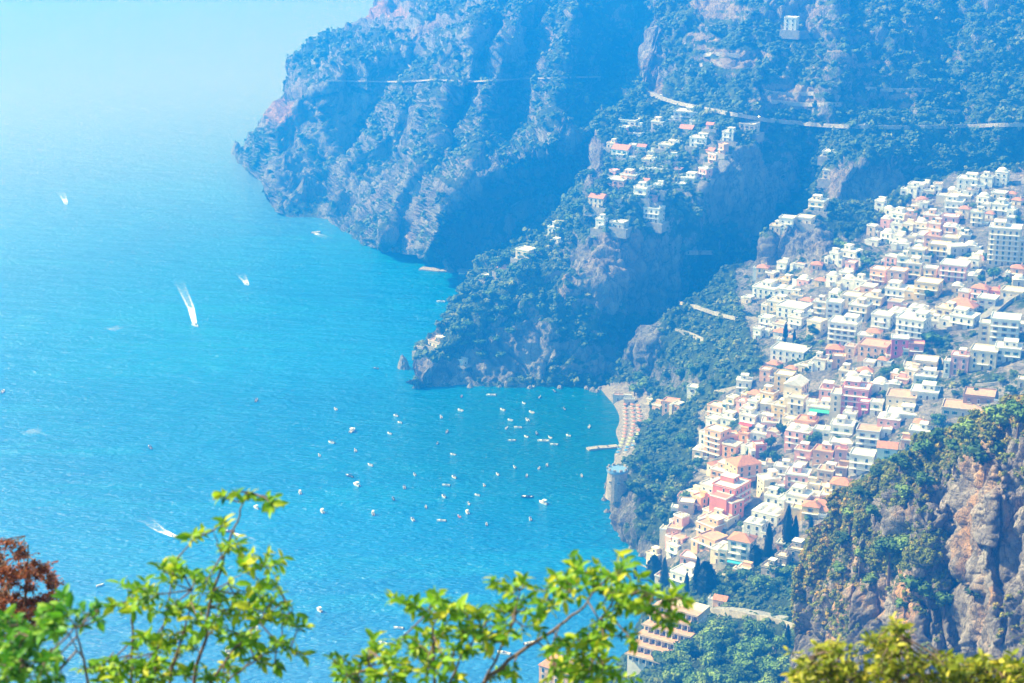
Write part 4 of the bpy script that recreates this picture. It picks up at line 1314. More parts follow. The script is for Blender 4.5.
while cnt < 24:
    x = rv_.uniform(608, 735); y = rv_.uniform(122, 212)
    if y < np.interp(x, [608, 640, 735], [150, 112, 128]) or y > np.interp(x, [608, 660, 700, 735], [212, 205, 180, 145]): continue
    if any(abs(x - (q[0] + q[2]) / 2) < 8 and abs(y - q[3]) < 6 for q in RECTS): continue
    house(x, y, rv_.uniform(7, 11), rv_.uniform(4, 5.5), rv_.choice(['white', 'white', 'white', 'cream', 'pink', 'peach']), rv_.choice(['flat', 'flat', 'flatc', 'gable']), rv_.uniform(-24, -6)); cnt += 1
# the remaining packed houses of the town, between the ones above
rf_ = random.Random(12)
FILL = [(660, 555), (693, 485), (705, 415), (770, 372), (775, 330), (745, 275), (830, 262), (880, 225), (950, 178), (1020, 200), (1020, 290), (930, 330), (900, 410), (850, 485), (800, 520), (745, 545), (700, 570)]
GARD = [(925, 350, 20), (865, 268, 14), (800, 352, 14), (905, 272, 10), (975, 388, 22), (940, 300, 14), (990, 275, 14), (850, 250, 20), (815, 445, 10), (770, 455, 12)]
cnt = 0; tries = 0
while cnt < 70 and tries < 6000:
    tries += 1
    x = rf_.uniform(655, 1024); y = rf_.uniform(180, 570)
    if not in_poly(np.array(x), np.array(y), FILL): continue
    if any(math.hypot(x - a_, y - b_) < r_ for a_, b_, r_ in GARD): continue
    sc = 0.65 + 0.45 * (y - 180) / 350
    w_ = rf_.uniform(13, 20) * sc; h_ = rf_.uniform(9, 13) * sc
    rr4 = (x - w_ / 2, y - h_, x + w_ / 2, y)
    bad = False
    for q in RECTS:
        ox_ = min(rr4[2], q[2]) - max(rr4[0], q[0]); oy_ = min(rr4[3], q[3]) - max(rr4[1], q[1])
        if ox_ > 0 and oy_ > 0 and ox_ * oy_ > 0.30 * w_ * h_: bad = True; break
    if bad: continue
    house(x, y, w_, h_, rf_.choice(['white', 'white', 'white', 'cream', 'cream', 'peach', 'pink', 'yellow', 'beige']), rf_.choice(['flat', 'flat', 'flatc', 'flatt', 'vault', 'hip']), rf_.uniform(-28, 2))
    cnt += 1
print('filler houses', cnt)

# ------------------------------------------------------------------ roads, walls, terraces
def path_pts(pl, step=3.0, names=LANDS):
    out = []
    for (x0, y0), (x1, y1) in zip(pl[:-1], pl[1:]):
        n = max(1, int(math.hypot(x1 - x0, y1 - y0) / step))
        for k in range(n): out.append((x0 + (x1 - x0) * k / n, y0 + (y1 - y0) * k / n))
    out.append(pl[-1])
    P = [cast(x, y, names) for x, y in out]
    A = np.array([p[:] for p in P])
    for _ in range(3):
        B = A.copy(); B[1:-1] = (A[:-2] + 2 * A[1:-1] + A[2:]) / 4; A = B
    return A

asphM = M('pale_asphalt', (0.30, 0.29, 0.27), 0.9, noise=(0.3, (0.2, 0.2, 0.2), 0.4, 0.7))
def ribbon(pl, w, down, par, wallmat, label, road=None, names=LANDS, lift=1.6, cat='wall', wname='retaining_wall', group=None):
    A = path_pts(pl, 3.0, names)
    T = np.gradient(A, axis=0); T[:, 2] = 0; T /= np.linalg.norm(T, axis=1, keepdims=True) + 1e-9
    S_ = np.stack([T[:, 1], -T[:, 0], 0 * T[:, 0]], 1)
    if (S_[:, 1].mean()) > 0: S_ = -S_           # towards the camera side
    z = A[:, 2] + (lift if road else .6)
    n = len(A)
    def off(d, zz): q = A + S_ * d; q[:, 2] = zz; return q
    if road:
        V = np.concatenate([off(w * .4, z), off(-w * .6, z)]); i = np.arange(n - 1)
        o = link(road, new_mesh(road, V, np.stack([i, i + 1, i + 1 + n, i + n], 1)), asphM); o['kind'] = 'structure'
    r0, r1 = w * .4, w * .4 + 0.6
    rings = [off(r0, z - down), off(r0, z + par), off(r1, z + par), off(r1 + .3, z - down)]
    V = np.concatenate(rings); i = np.arange(n - 1); Q = []
    for k in range(4):
        k2 = (k + 1) % 4; Q.append(np.stack([k * n + i, k * n + i + 1, k2 * n + i + 1, k2 * n + i], 1))
    Q = np.concatenate(Q + [np.array([[0, n, 2 * n, 3 * n]]), np.array([[n - 1, 4 * n - 1, 3 * n - 1, 2 * n - 1]])])
    o = link(wname, new_mesh(wname, V, Q), wallmat)
    tag(o, label, cat, group)
    return o

ribbon([(640, 88), (655, 96), (680, 104), (720, 112), (765, 121), (800, 124), (840, 127), (900, 128), (960, 127), (1060, 124)], 6, 2.2, .8, paleStone, 'long pale parapet wall of the coast road crossing the whole upper hillside', 'coast_road')
ribbon([(326, 82), (350, 82), (400, 83), (440, 81), (470, 83), (520, 80), (560, 79), (598, 78)], 5, 1.0, .5, stoneM, 'thin pale road wall crossing the far blue cliffs', 'cliff_road', names=('far_mountain',))
ribbon([(711, 611), (735, 613), (750, 616), (782, 622), (803, 629)], 7, 6, 1.0, paleStone, 'pale stone wall of the path above the ravine wood at the bottom', 'ravine_path')
ribbon([(771, 381), (785, 374), (797, 368), (820, 359)], 6, 2.5, .9, paleStone, 'pale wall of the ramp road climbing past the white gabled hall', 'ramp_road')
ribbon([(945, 330), (972, 326), (990, 316), (1005, 303), (1022, 294)], 6, 10, 1.0, stoneM, 'high brown stone wall of the road bend above the long cream house', 'bend_road')
ribbon([(680, 304), (700, 309), (720, 316), (738, 320)], 4, 1.5, .8, paleStone, 'tan path wall slanting over the scrubby spur left of town', 'spur_path')
GW = 'low terrace walls on the slopes'
for pl, lb in [([(968, 386), (985, 385), (1003, 383)], 'low white terrace wall on the garden under the long cream house'),
               ([(685, 252), (698, 252), (712, 252)], 'thin pale wall in the shaded gully left of the rock bluff'),
               ([(765, 92), (790, 94), (815, 93)], 'upper tan terrace wall on the hillside just above the coast road'),
               ([(770, 101), (800, 104), (840, 104)], 'lower tan terrace wall on the hillside just above the coast road'),
               ([(880, 110), (920, 112), (960, 111)], 'faint long terrace wall above the coast road at right'),
               ([(700, 55), (720, 53), (740, 56)], 'short tan terrace wall on the dry grass patch high up'),
               ([(690, 66), (705, 64), (722, 63)], 'tan terrace wall left of the dry grass patch high up'),
               ([(865, 88), (900, 90), (935, 89)], 'higher faint terrace wall on the right upper hillside'),
               ([(676, 330), (690, 333), (705, 340)], 'second terrace wall on the scrubby spur left of town'),
               ([(752, 640), (765, 645), (776, 650)], 'short wall among trees below the ravine path'),
               ([(560, 668), (590, 655), (604, 640)], 'low shore wall partly behind the foreground leaves'),
               ([(716, 392), (735, 388), (752, 384)], 'garden wall on the slope left of the white gabled hall'),
               ([(655, 398), (665, 392), (676, 388)], 'short wall above the beach buildings')][:-1]:
    ribbon(pl, 1.5, 2.5, .7, paleStone, lb, group=GW, wname='terrace_wall')
# rows of parapets stepping up through the town
TW = 'terrace walls between the town houses'
for k, (x0, y0, x1, y1) in enumerate([(745, 318, 800, 322), (770, 300, 830, 296), (850, 300, 905, 292), (800, 352, 838, 350), (905, 372, 960, 372), (850, 385, 905, 388), (700, 470, 735, 480), (760, 470, 800, 476),
                                      (690, 520, 720, 535), (730, 555, 770, 560), (940, 360, 946, 372), (880, 258, 940, 262), (720, 575, 775, 580), (690, 570, 712, 580)]):
    ribbon([(x0, y0), ((x0 + x1) / 2, (y0 + y1) / 2 + 1), (x1, y1)], 1.5, 3.5, .8, paleStone, None, wname='terrace_wall', group=TW)['_auto'] = 1

# ------------------------------------------------------------------ stepped hotel in the ravine
def stepped_hotel():
    p = cast(657, 664, LANDS)
    r = empty('terraced_hotel', p, math.radians(-32))
    tag(r, 'stepped hotel of arched white bays on terracotta terraces below the cypresses', 'hotel')
    for k in range(6):
        Wd = 27 - k * 1.0
        y0 = -3 + k * 4.2
        b = MB(); b.box(-Wd / 2, Wd / 2, y0, y0 + 12, -10 if k == 0 else k * 3.2 - .5, k * 3.2 + 3.2); fl_ = b.build('floor', WALL['cream' if k % 2 else 'white'], r)
        b = MB(); b.box(-Wd / 2 - .3, Wd / 2 + .3, y0 - 1.8, y0 + 4.2, k * 3.2 + 3.2, k * 3.2 + 3.42); b.build('terrace', flatTerra, r)
        b = MB(); b.box(-Wd / 2 - .3, Wd / 2 + .3, y0 - 2.0, y0 - 1.82, k * 3.2 + 3.2, k * 3.2 + 4.1); b.build('parapet', WALL['beige'], r)
        nb = 8
        for j in range(nb):
            x = (j + .5 - nb / 2) * Wd / nb
            o = link('window', WIN['arch'], None, fl_); o.location = (x, y0 - .003, k * 3.2 + .3); o.scale = (1.3, 1, 1.1)
            if j: b = MB(); b.box(x - Wd / nb / 2 - .15, x - Wd / nb / 2 + .15, y0 - 1.7, y0, k * 3.2 + .0, k * 3.2 + 3.19); b.build('partition', frameW, fl_)
stepped_hotel()
# terracotta-roofed house by the bottom edge
house(556, 690, 50, 30, 'peach', 'hip', -20, label='house with red tiled roof half hidden behind the foreground leaves at the shore')

# ------------------------------------------------------------------ tower, rocks, jetty
def tower():
    p = cast(617, 489, LANDS)
    r = empty('watch_tower', p)
    tag(r, 'round grey stone watchtower on the rocks at the end of the beach', 'tower')
    b = MB(); b.cyl((0, 0, -5), 6.6, 6, 20, 0, 6.0); b.cyl((0, 0, 1), 6.0, 10, 20, 0, 5.4); b.build('wall', stoneM, r)
    b = MB(); b.cyl((0, 0, 11), 6.1, 1.2, 20); rf = b.build('roof', M('blue_grey_roof', (0.16, 0.30, 0.50), 0.7), r)
    for k in range(10):
        a = k * .6283; b = MB(); b.box(-.8, .8, -.4, .4, 0, 1.2); o = b.build('merlon', stoneM, r); o.location = (5.6 * math.cos(a), 5.6 * math.sin(a), 12.2); o.rotation_euler = (0, 0, a + math.pi / 2)
    for a in (-2.4, -1.5, -.7):
        o = link('window', WIN['sq'], None, r); o.location = (5.8 * math.cos(a), 5.8 * math.sin(a), 5); o.rotation_euler = (0, 0, a + math.pi / 2)
tower()

rockM = M('sea_rock', (0.26, 0.25, 0.23), 0.95, noise=(0.5, (0.14, 0.13, 0.12), 0.4, 0.65), bump=0.9, bscale=1.2)
def rock(px, py, wpx, hpx, label, group=None, rg=np.random.default_rng(9)):
    p = sea(px, py)
    fw = p.y * cp - (p.z - CAMH) * sp; m = fw / F
    v = ICO2[0].copy()
    for _ in range(2):
        pass
    b = bmesh.new(); bmesh.ops.create_icosphere(b, subdivisions=4, radius=1)
    v = np.array([q.co[:] for q in b.verts]); f = np.array([[q.index for q in t.verts] for t in b.faces]); b.free()
    sd = rg.uniform(0, 100)
    n = fbm(v * 1.1 + sd, 4, 3, True); v = v * (1 + .38 * n)[:, None]
    top = np.clip(v[:, 2], 0, 2)
    v[:, :2] *= (1 - .38 * np.clip(top, 0, 1.2))[:, None]
    v = v * np.array([wpx * m / 2, wpx * m / 2 * .8, hpx * m * .95])
    o = link('sea_rock' if hpx > 6 else 'boulder', new_mesh('rock', v, f), rockM)
    o.location = (p.x, p.y, -.2); o.rotation_euler = (0, 0, rg.uniform(0, 6))
    tag(o, label, 'rock', group); return o
rock(237, 154, 15, 12, 'broad dark sea stack off the tip of the far headland')
rock(247, 157, 9, 8, 'low dark rock joining the sea stack to the far headland')
rock(403, 368, 13, 12, 'pointed dark rock standing in the sea beside the middle headland')
BG = 'boulders at the foot of the cliff beside the beach'
for k, (x, y, w_) in enumerate([(587, 389, 7), (593, 391, 8), (590, 386, 6), (597, 392, 6), (584, 385, 5), (600, 389, 6)]):
    rock(x, y, w_, w_ * .5, 'grey boulder in the heap where the beach meets the cliff', BG)
for k, (x, y, w_) in enumerate([(606, 488, 5), (604, 500, 6), (607, 512, 6), (614, 524, 7), (622, 536, 7), (632, 548, 7), (641, 556, 6), (611, 518, 5)]):
    rock(x, y, w_, w_ * .6, 'grey shore rock along the waterline below the round tower', 'rocks along the town shore')
for k, (x, y, w_) in enumerate([(425, 384, 7), (445, 385, 6), (470, 387, 7), (500, 387, 5), (530, 388, 6), (560, 388, 7)]):
    rock(x, y, w_, w_ * .5, 'dark rock at the cliff foot of the middle headland', 'rocks along the headland foot')

def jetty(pts, w_, name, label, cat, mat=paleStone, h=1.1):
    P = [sea(*q) for q in pts]
    b = MB()
    for p, q in zip(P[:-1], P[1:]):
        d = (q - p).normalized(); s = Vector((d.y, -d.x, 0)) * w_ / 2
        a, c = p - d * .3, q + d * .3
        b.prism([tuple(a - s + Vector((0, 0, -2))), tuple(a + s + Vector((0, 0, -2))), tuple(a + s + Vector((0, 0, h))), tuple(a - s + Vector((0, 0, h)))], tuple(c - a))
    o = b.build(name, mat); tag(o, label, cat); return o
jetty([(588, 450), (598, 448.5), (608, 448), (617, 447)], 4.5, 'jetty', 'short pale jetty with wider end reaching out from the beach', 'jetty')
jetty([(421, 269), (440, 271), (468, 271)], 9, 'quay', 'long low pale quay at the foot of the far cliffs', 'quay')
jetty([(424, 260), (432, 259), (441, 260)], 8, 'pier_platform', 'short raised concrete platform above the long quay', 'platform', WALL['grey'], 3)
p = sea(456, 274)

# shore terraces and beach clubs on the tip of the middle headland
house(434, 347, 20, 9, 'cream', 'flatt', -28, label='cream terraced bathing house on the tip of the middle headland')
house(420, 352, 9, 6, 'beige', 'flatc', -20, label='small beige bathing hut at the very tip of the middle headland')

# ------------------------------------------------------------------ beach
umM = M('orange_canvas_parasol', (0.62, 0.27, 0.16), 0.8); umG = M('lime_canvas_parasol', (0.48, 0.52, 0.22), 0.8); umB = M('blue_canvas_parasol', (0.06, 0.25, 0.55), 0.8)
poleM = M('pale_pole', (0.6, 0.6, 0.6), 0.5)
def para_meshes(mat):
    b = MB(); n = 8
    rim = [(1.35 * math.cos(6.2832 * k / n), 1.35 * math.sin(6.2832 * k / n), 2.0) for k in range(n)]
    low = [(1.35 * math.cos(6.2832 * k / n), 1.35 * math.sin(6.2832 * k / n), 1.82) for k in range(n)]
    for k in range(n):
        b.poly([rim[k], rim[(k + 1) % n], (0, 0, 2.65)]); b.poly([low[k], low[(k + 1) % n], rim[(k + 1) % n], rim[k]])
    me = bpy.data.meshes.new('parasol_canopy'); me.from_pydata(b.v, [], b.f); me.materials.append(mat)
    b = MB(); b.cyl((0, 0, -.4), .04, 3.0, 6); mp = bpy.data.meshes.new('parasol_pole'); mp.from_pydata(b.v, [], b.f); mp.materials.append(poleM)
    return me, mp
PM = {'orange': para_meshes(umM), 'lime': para_meshes(umG), 'blue': para_meshes(umB)}
lb_ = MB(); lb_.box(-.32, .32, -.95, .3, .25, .36); lb_.prism([(-.32, .3, .25), (-.32, .3, .36), (-.32, .95, .75), (-.32, .95, .64)], (.64, 0, 0)); lb_.box(-.3, -.24, -.9, -.84, -.1, .25); lb_.box(.24, .3, -.9, -.84, -.1, .25)
lme = bpy.data.meshes.new('beach_lounger'); lme.from_pydata(lb_.v, [], lb_.f); lme.materials.append(frameW)
def beachrow(pts, n, kinds, labels):
    for k in range(n):
        t = k / (n - 1) * (len(pts) - 1); i = min(int(t), len(pts) - 2); f = t - i
        x = pts[i][0] * (1 - f) + pts[i + 1][0] * f; y = pts[i][1] * (1 - f) + pts[i + 1][1] * f
        c = kinds(k / n)
        p = cast(x, y, ('town_hillside',))
        r = empty('beach_parasol', p)
        link('canopy', PM[c][0], None, r); link('pole', PM[c][1], None, r)
        tag(r, labels % c, 'parasol', 'parasols in rows on the beach')
        o = link('beach_lounger', lme); o.location = (p.x - 1.3, p.y - .4, p.z + .05); o.rotation_euler = (0, 0, 1.3)
        tag(o, 'white lounger beside the parasols on the grey beach', 'lounger', 'loungers beside the beach parasols')
kf = lambda t: 'orange' if t < .62 else ('lime' if t < .85 else 'blue')
beachrow([(625, 407), (626, 425), (624, 440), (618, 455)], 15, kf, 'small %s beach parasol in the row nearest the sea')
beachrow([(632, 407), (634, 425), (631, 440), (626, 453)], 14, kf, 'small %s beach parasol in the middle beach row')
beachrow([(638, 408), (640, 420), (638, 436), (633, 448)], 11, kf, 'small %s beach parasol in the row nearest the trees')
for x, y, w_, lb in [(618, 401, 9, 'blue-grey canvas beach tent at the top of the grey beach'), (629, 405, 8, 'grey flat-roofed kiosk at the top of the beach parasols')]:
    house(x, y, w_, 4, 'grey', 'flatt' if w_ == 9 else 'flat', -10, label=lb, name='beach_kiosk', cat='kiosk', at=cast(x, y, LANDS), W=7, H=3, D=4)
for x0, y0, w_, h_, c in [(656, 411, 12, 9, 'peach'), (667, 412, 11, 9, 'yellow'), (676, 410, 9, 8, 'orange'), (650, 405, 9, 6, 'cream')]:
    house(x0, y0, w_, h_, c, 'flatc', -24, label='%s beach house behind the parasols at the foot of the green slope' % c)

# ------------------------------------------------------------------ boats
hullW = M('white_gelcoat', (0.82, 0.82, 0.80), 0.3, spec=0.5)
hullD = M('navy_hull_paint', (0.03, 0.06, 0.14), 0.35, spec=0.5)
hullR = M('red_hull_paint', (0.45, 0.06, 0.04), 0.4)
teak = M('teak_deck', (0.42, 0.27, 0.14), 0.7)
seatM = M('boat_cushion', (0.70, 0.66, 0.58), 0.8)
canB = M('boat_canopy_blue', (0.05, 0.12, 0.30), 0.8); canW = M('boat_canopy_white', (0.78, 0.78, 0.76), 0.8)
motM = M('outboard_grey', (0.05, 0.05, 0.05), 0.4)
def boat_parts(kind, L, col):
    """meshes of one boat; bow to +X"""
    Wd = L * (.17 if kind != 'rib' else .2); hm_ = {'white': hullW, 'navy': hullD, 'red': hullR}[col]
    st = np.linspace(0, 1, 9); out = []
    b = MB(); rings = []
    for t in st:
        hw = Wd * (0.86 + .14 * math.sin(t * 3)) * (1 - max(0, (t - .45) / .55) ** 2.2) + .02
        x = -L / 2 + L * t; sh = .55 + .055 * L + .35 * t * t
        rings.append([(x, 0, -.5 + .4 * t ** 3), (x, hw * .8, -.1), (x + .15 * t, hw, sh), (x, hw * .84, sh), (x, hw * .8, .25), (x, -hw * .8, .25), (x, -hw * .84, sh), (x + .15 * t, -hw, sh), (x, -hw * .8, -.1)])
    for a, c in zip(rings[:-1], rings[1:]):
        for k in range(9):
            k2 = (k + 1) % 9; b.poly([a[k], a[k2], c[k2], c[k]], 1 if k == 4 else 0)
    b.poly(rings[0][::-1], 0); b.poly(rings[-1], 0)
    out.append(('hull', b, [hm_, teak]))
    sh = .62 + .055 * L
    b = MB(); b.poly([(L * .12, -Wd * .9, sh + .08), (L * .12, Wd * .9, sh + .08), (L * .32, Wd * .55, sh + .16), (L * .46, 0.01, sh + .24), (L * .32, -Wd * .55, sh + .16)]); b.poly([(L * .12, -Wd * .9, .25), (L * .12, Wd * .9, .25), (L * .12, Wd * .9, sh + .08), (L * .12, -Wd * .9, sh + .08)])
    out.append(('foredeck', b, [hullW]))
    if kind == 'cruiser':
        b = MB(); b.prism([(-L * .12, -Wd * .62, sh), (L * .2, -Wd * .55, sh), (L * .1, -Wd * .5, sh + 1.2), (-L * .12, -Wd * .6, sh + 1.3)], (0, Wd * 1.1, 0)); out.append(('cabin', b, [hullW]))
        b = MB(); b.prism([(L * .17, -Wd * .5, sh + .4), (L * .185, -Wd * .5, sh + .4), (L * .125, -Wd * .45, sh + 1.1), (L * .11, -Wd * .45, sh + 1.1)], (0, Wd * .95, 0)); out.append(('windscreen', b, [glassM]))
    else:
        b = MB(); b.prism([(L * .08, -Wd * .7, sh), (L * .1, -Wd * .7, sh), (L * .04, -Wd * .6, sh + .55), (L * .02, -Wd * .6, sh + .55)], (0, Wd * 1.35, 0)); out.append(('windscreen', b, [glassM]))
    if kind in ('canopy', 'cruiser'):
        b = MB(); zc = sh + (1.5 if kind == 'cruiser' else 1.25)
        b.box(-L * .36, L * .02, -Wd * .75, Wd * .75, zc, zc + .08)
        for x in (-L * .34, 0):
            for y in (-Wd * .7, Wd * .7): b.box(x, x + .06, y - .03, y + .03, .6, zc)
        out.append(('canopy', b, [canB if kind == 'canopy' and L < 6.6 else canW]))
    b = MB(); b.box(-L * .42, -L * .3, -Wd * .6, Wd * .6, .25, .75); b.box(-L * .08, 0, -Wd * .5, Wd * .5, .25, .75); out.append(('seat', b, [seatM]))
    if kind != 'row':
        b = MB(); b.box(-L * .5 - .45, -L * .5 - .02, -.2, .2, .1, 1.15); b.box(-L * .5 - .3, -L * .5 - .15, -.06, .06, -.6, .1); out.append(('outboard_motor', b, [motM]))
    return out
BT = {}
def boat(px, py, L, kind='open', col='white', head=None, label=None, extra=''):
    key = (kind, round(L), col)
    if key not in BT:
        lst = []
        for nm, b, mats in boat_parts(kind, round(L), col):
            me = bpy.data.meshes.new('boat_' + nm); me.from_pydata([tuple(map(float, q)) for q in b.v], [], b.f)
            for m in mats: me.materials.append(m)
            for q, m in zip(me.polygons, b.m): q.material_index = m
            lst.append((nm, me))
        BT[key] = lst
    p = sea(px, py)
    rg = random.Random(int(px * 13 + py * 7))
    h = rg.uniform(1.2, 2.6) if head is None else math.radians(head)
    nm_ = {'open': 'motorboat', 'canopy': 'motorboat', 'cruiser': 'cabin_cruiser', 'row': 'rowing_boat', 'rib': 'motorboat'}[kind]
    r = empty(nm_, (p.x, p.y, 0.02), h); 
    for nm, me in BT[key]: link(nm, me, None, r)
    r.scale = (L / round(L),) * 3
    tag(r, label, 'boat')
    BOATS.append(dict(o=r, px=px, py=py, L=L, kind=kind, col=col, label=label))
    return r
BOATS = []
# positions measured in an enlarged view: x, y, length px
z8 = [(67, 78, 9, 'canopy', 'navy'), (267, 100, 7, 'open', 'white'), (310, 155, 12, 'cruiser', 'white'), (257, 185, 8, 'canopy', 'white'), (226, 217, 6, 'open', 'white'), (317, 205, 7, 'open', 'white'), (355, 242, 7, 'open', 'white'),
      (302, 270, 10, 'canopy', 'navy'), (320, 292, 10, 'cruiser', 'white'), (177, 312, 8, 'cruiser', 'white'), (233, 360, 9, 'cruiser', 'white'), (362, 365, 9, 'cruiser', 'white'), (404, 162, 6, 'open', 'white'), (420, 117, 6, 'canopy', 'white'),
      (430, 134, 5, 'open', 'white'), (467, 266, 6, 'open', 'white'), (441, 298, 8, 'canopy', 'white'), (413, 328, 7, 'canopy', 'navy'), (496, 348, 6, 'open', 'white'), (462, 380, 8, 'canopy', 'white'), (535, 383, 9, 'open', 'white'),
      (547, 293, 8, 'open', 'white'), (567, 273, 7, 'canopy', 'white'), (541, 322, 7, 'canopy', 'white'), (600, 362, 8, 'cruiser', 'white'), (626, 318, 6, 'open', 'white'), (643, 293, 6, 'open', 'white'), (677, 265, 5, 'open', 'white'),
      (649, 392, 5, 'open', 'white'), (580, 372, 3, 'row', 'red'), (604, 340, 3, 'row', 'white'), (752, 323, 12, 'open', 'navy'), (793, 338, 11, 'cruiser', 'white'), (760, 379, 7, 'canopy', 'white'), (890, 269, 6, 'row', 'white'),
      (751, 269, 6, 'open', 'white'), (720, 247, 5, 'open', 'white'), (802, 242, 6, 'open', 'white'), (782, 250, 4, 'row', 'white'), (729, 147, 8, 'open', 'white'), (713, 180, 8, 'open', 'white'), (793, 181, 12, 'row', 'white'),
      (820, 190, 8, 'open', 'white'), (776, 162, 7, 'open', 'navy'), (750, 170, 5, 'open', 'white'), (709, 128, 6, 'row', 'white'), (752, 127, 7, 'open', 'white'), (763, 108, 7, 'row', 'white'), (690, 102, 7, 'open', 'white'),
      (743, 85, 5, 'row', 'white'), (661, 65, 10, 'open', 'white'), (586, 68, 4, 'open', 'red'), (583, 103, 7, 'row', 'white'), (534, 120, 7, 'open', 'white'), (549, 158, 7, 'row', 'navy'), (525, 187, 5, 'row', 'navy'), (564, 215, 4, 'row', 'white'),
      (857, 167, 5, 'open', 'white'), (846, 100, 6, 'row', 'navy'), (909, 145, 7, 'row', 'white'), (821, 55, 6, 'open', 'navy'), (768, 42, 6, 'open', 'white'), (784, 70, 6, 'row', 'navy'), (427, 655, 10, 'open', 'white'), (226, 610, 10, 'cruiser', 'white'),
      (66, 350, 8, 'cruiser', 'white'), (68, 658, 8, 'cruiser', 'white'), (700, 148, 4, 'row', 'white'), (810, 172, 5, 'row', 'white')]
for x, y, l_, k, c in z8:
    px, py = 230 + x / 2.531, 370 + y / 2.531
    p = sea(px, py); m = (p.y * cp + CAMH * sp) / F
    L = min(15, max(3.6, l_ / 2.531 * m * 2.5))
    hd = None
    if l_ in (12, 10, 9, 8) and k in ('open', 'row') : hd = 172 + (x % 7) * 3
    boat(px, py, L, k, c, hd)
for px, py, L, k, c, hd, lb in [(441, 302, 7, 'open', 'white', 175, 'white motorboat off the shaded coast between the far cliffs and middle headland'), (376, 369, 4, 'open', 'navy', 160, 'small dark boat left of the pointed sea rock'),
                                (429, 382, 5, 'open', 'white', 178, 'small white boat close under the tip of the middle headland'), (150, 448, 6, 'canopy', 'navy', 120, 'dark boat alone on the open sea at left'),
                                (3, 392, 6, 'open', 'white', 90, 'white boat cut by the left edge of the picture'), (100, 586, 4, 'row', 'white', 30, 'tiny white dinghy on open water right of the red bush'),
                                (462, 274, 6, 'open', 'white', 175, 'white boat moored beside the long quay under the far cliffs'), (564, 589, 6, 'row', 'white', 150, 'slim white boat just above the right foreground twigs'),
                                (481, 643, 7, 'open', 'white', 160, 'white motorboat glimpsed between leaves left of the thick bare twig'), (504, 654, 7, 'open', 'white', 155, 'white motorboat glimpsed just left of the thick bare twig'),
                                (530, 644, 6, 'open', 'white', 20, 'white motorboat glimpsed right of the thick bare twig'), (383, 644, 5, 'open', 'white', 150, 'white boat behind the left end of the middle shrub'),
                                (228, 652, 8, 'cruiser', 'white', 100, 'white cruiser behind the lower right leaves of the left shrub'), (178, 640, 7, 'cruiser', 'white', 80, 'white cruiser behind the upper middle leaves of the left shrub'), (60, 658, 6, 'canopy', 'white', 150, 'small white boat beside the lower left green bush')]:
    boat(px, py, L, k, c, hd, lb)
# running boats and their wakes
foamM = bpy.data.materials.new('foam'); foamM.use_nodes = True
n, l = foamM.node_tree.nodes, foamM.node_tree.links
b_ = n['Principled BSDF']; b_.inputs['Base Color'].default_value = (.85, .87, .88, 1); b_.inputs['Roughness'].default_value = .9
at_ = n.new('ShaderNodeAttribute'); at_.attribute_name = 'foam'
ge_ = n.new('ShaderNodeNewGeometry'); no_ = n.new('ShaderNodeTexNoise'); no_.inputs['Scale'].default_value = .35; no_.inputs['Detail'].default_value = 8; no_.inputs['Roughness'].default_value = .7
l.new(ge_.outputs['Position'], no_.inputs['Vector'])
m1 = n.new('ShaderNodeMath'); m1.operation = 'MULTIPLY_ADD'; m1.inputs[1].default_value = 2.4; m1.inputs[2].default_value = -1.35
l.new(no_.outputs['Fac'], m1.inputs[0])
m2 = n.new('ShaderNodeMath'); m2.operation = 'ADD'; l.new(m1.outputs[0], m2.inputs[0]); l.new(at_.outputs['Fac'], m2.inputs[1])
m3 = n.new('ShaderNodeMath'); m3.operation = 'MULTIPLY'; m3.use_clamp = True; l.new(m2.outputs[0], m3.inputs[0]); l.new(at_.outputs['Fac'], m3.inputs[1])
l.new(m3.outputs[0], b_.inputs['Alpha'])
def wake(pts, w0, w1, s0=1.0):
    """strip of foam from the stern (first point) backwards: two arms with thinner foam between"""
    A = np.array([sea(*q)[:2] for q in pts]); t = np.linspace(0, 1, 40)
    d = np.concatenate([[0], np.cumsum(np.linalg.norm(np.diff(A, axis=0), axis=1))]); d /= d[-1]
    X = np.interp(t, d, A[:, 0]); Y = np.interp(t, d, A[:, 1])
    T = np.stack([np.gradient(X), np.gradient(Y)], 1); T /= np.linalg.norm(T, axis=1, keepdims=True); N = np.stack([-T[:, 1], T[:, 0]], 1)
    cols = np.linspace(-1, 1, 13); V, fo = [], []
    for k in range(40):
        w_ = w0 + (w1 - w0) * t[k] ** .8
        for c in cols:
            V.append((X[k] + N[k, 0] * c * w_, Y[k] + N[k, 1] * c * w_, .06))
            e = (1 if t[k] < .12 else 1) * (0.62 + .45 * math.exp(-((abs(c) - .6) / .2) ** 2)) * min(1, (1 - abs(c)) * 4) * (1 - t[k]) ** 1.15 * s0 * (1.15 if t[k] < .2 else 1)
            fo.append(0 if abs(c) > .98 else e + (.9 * s0 if t[k] < .3 and abs(c) < .5 else 0) * (1 - t[k] / .3))
    i = np.arange(39 * 13).reshape(39, 13)[:, :-1].ravel()
    me = new_mesh('wake', np.array(V), np.stack([i, i + 1, i + 14, i + 13], 1))
    a = me.attributes.new('foam', 'FLOAT', 'POINT'); a.data.foreach_set('value', np.array(fo, np.float32))
    o = link('wake', me, foamM); o['kind'] = 'stuff'
boat(195.5, 326, 9, 'cruiser', 'white', -52, 'white speedboat at the head of the longest bright wake on the open sea'); wake([(195, 325), (191, 308), (182, 288), (174, 268)], 1.8, 6.5, 1.35)
boat(66, 204, 9, 'open', 'white', -60, 'small white boat with a short wake near the upper left'); wake([(66, 203), (62, 194), (57, 187)], 2, 6, 1.2)
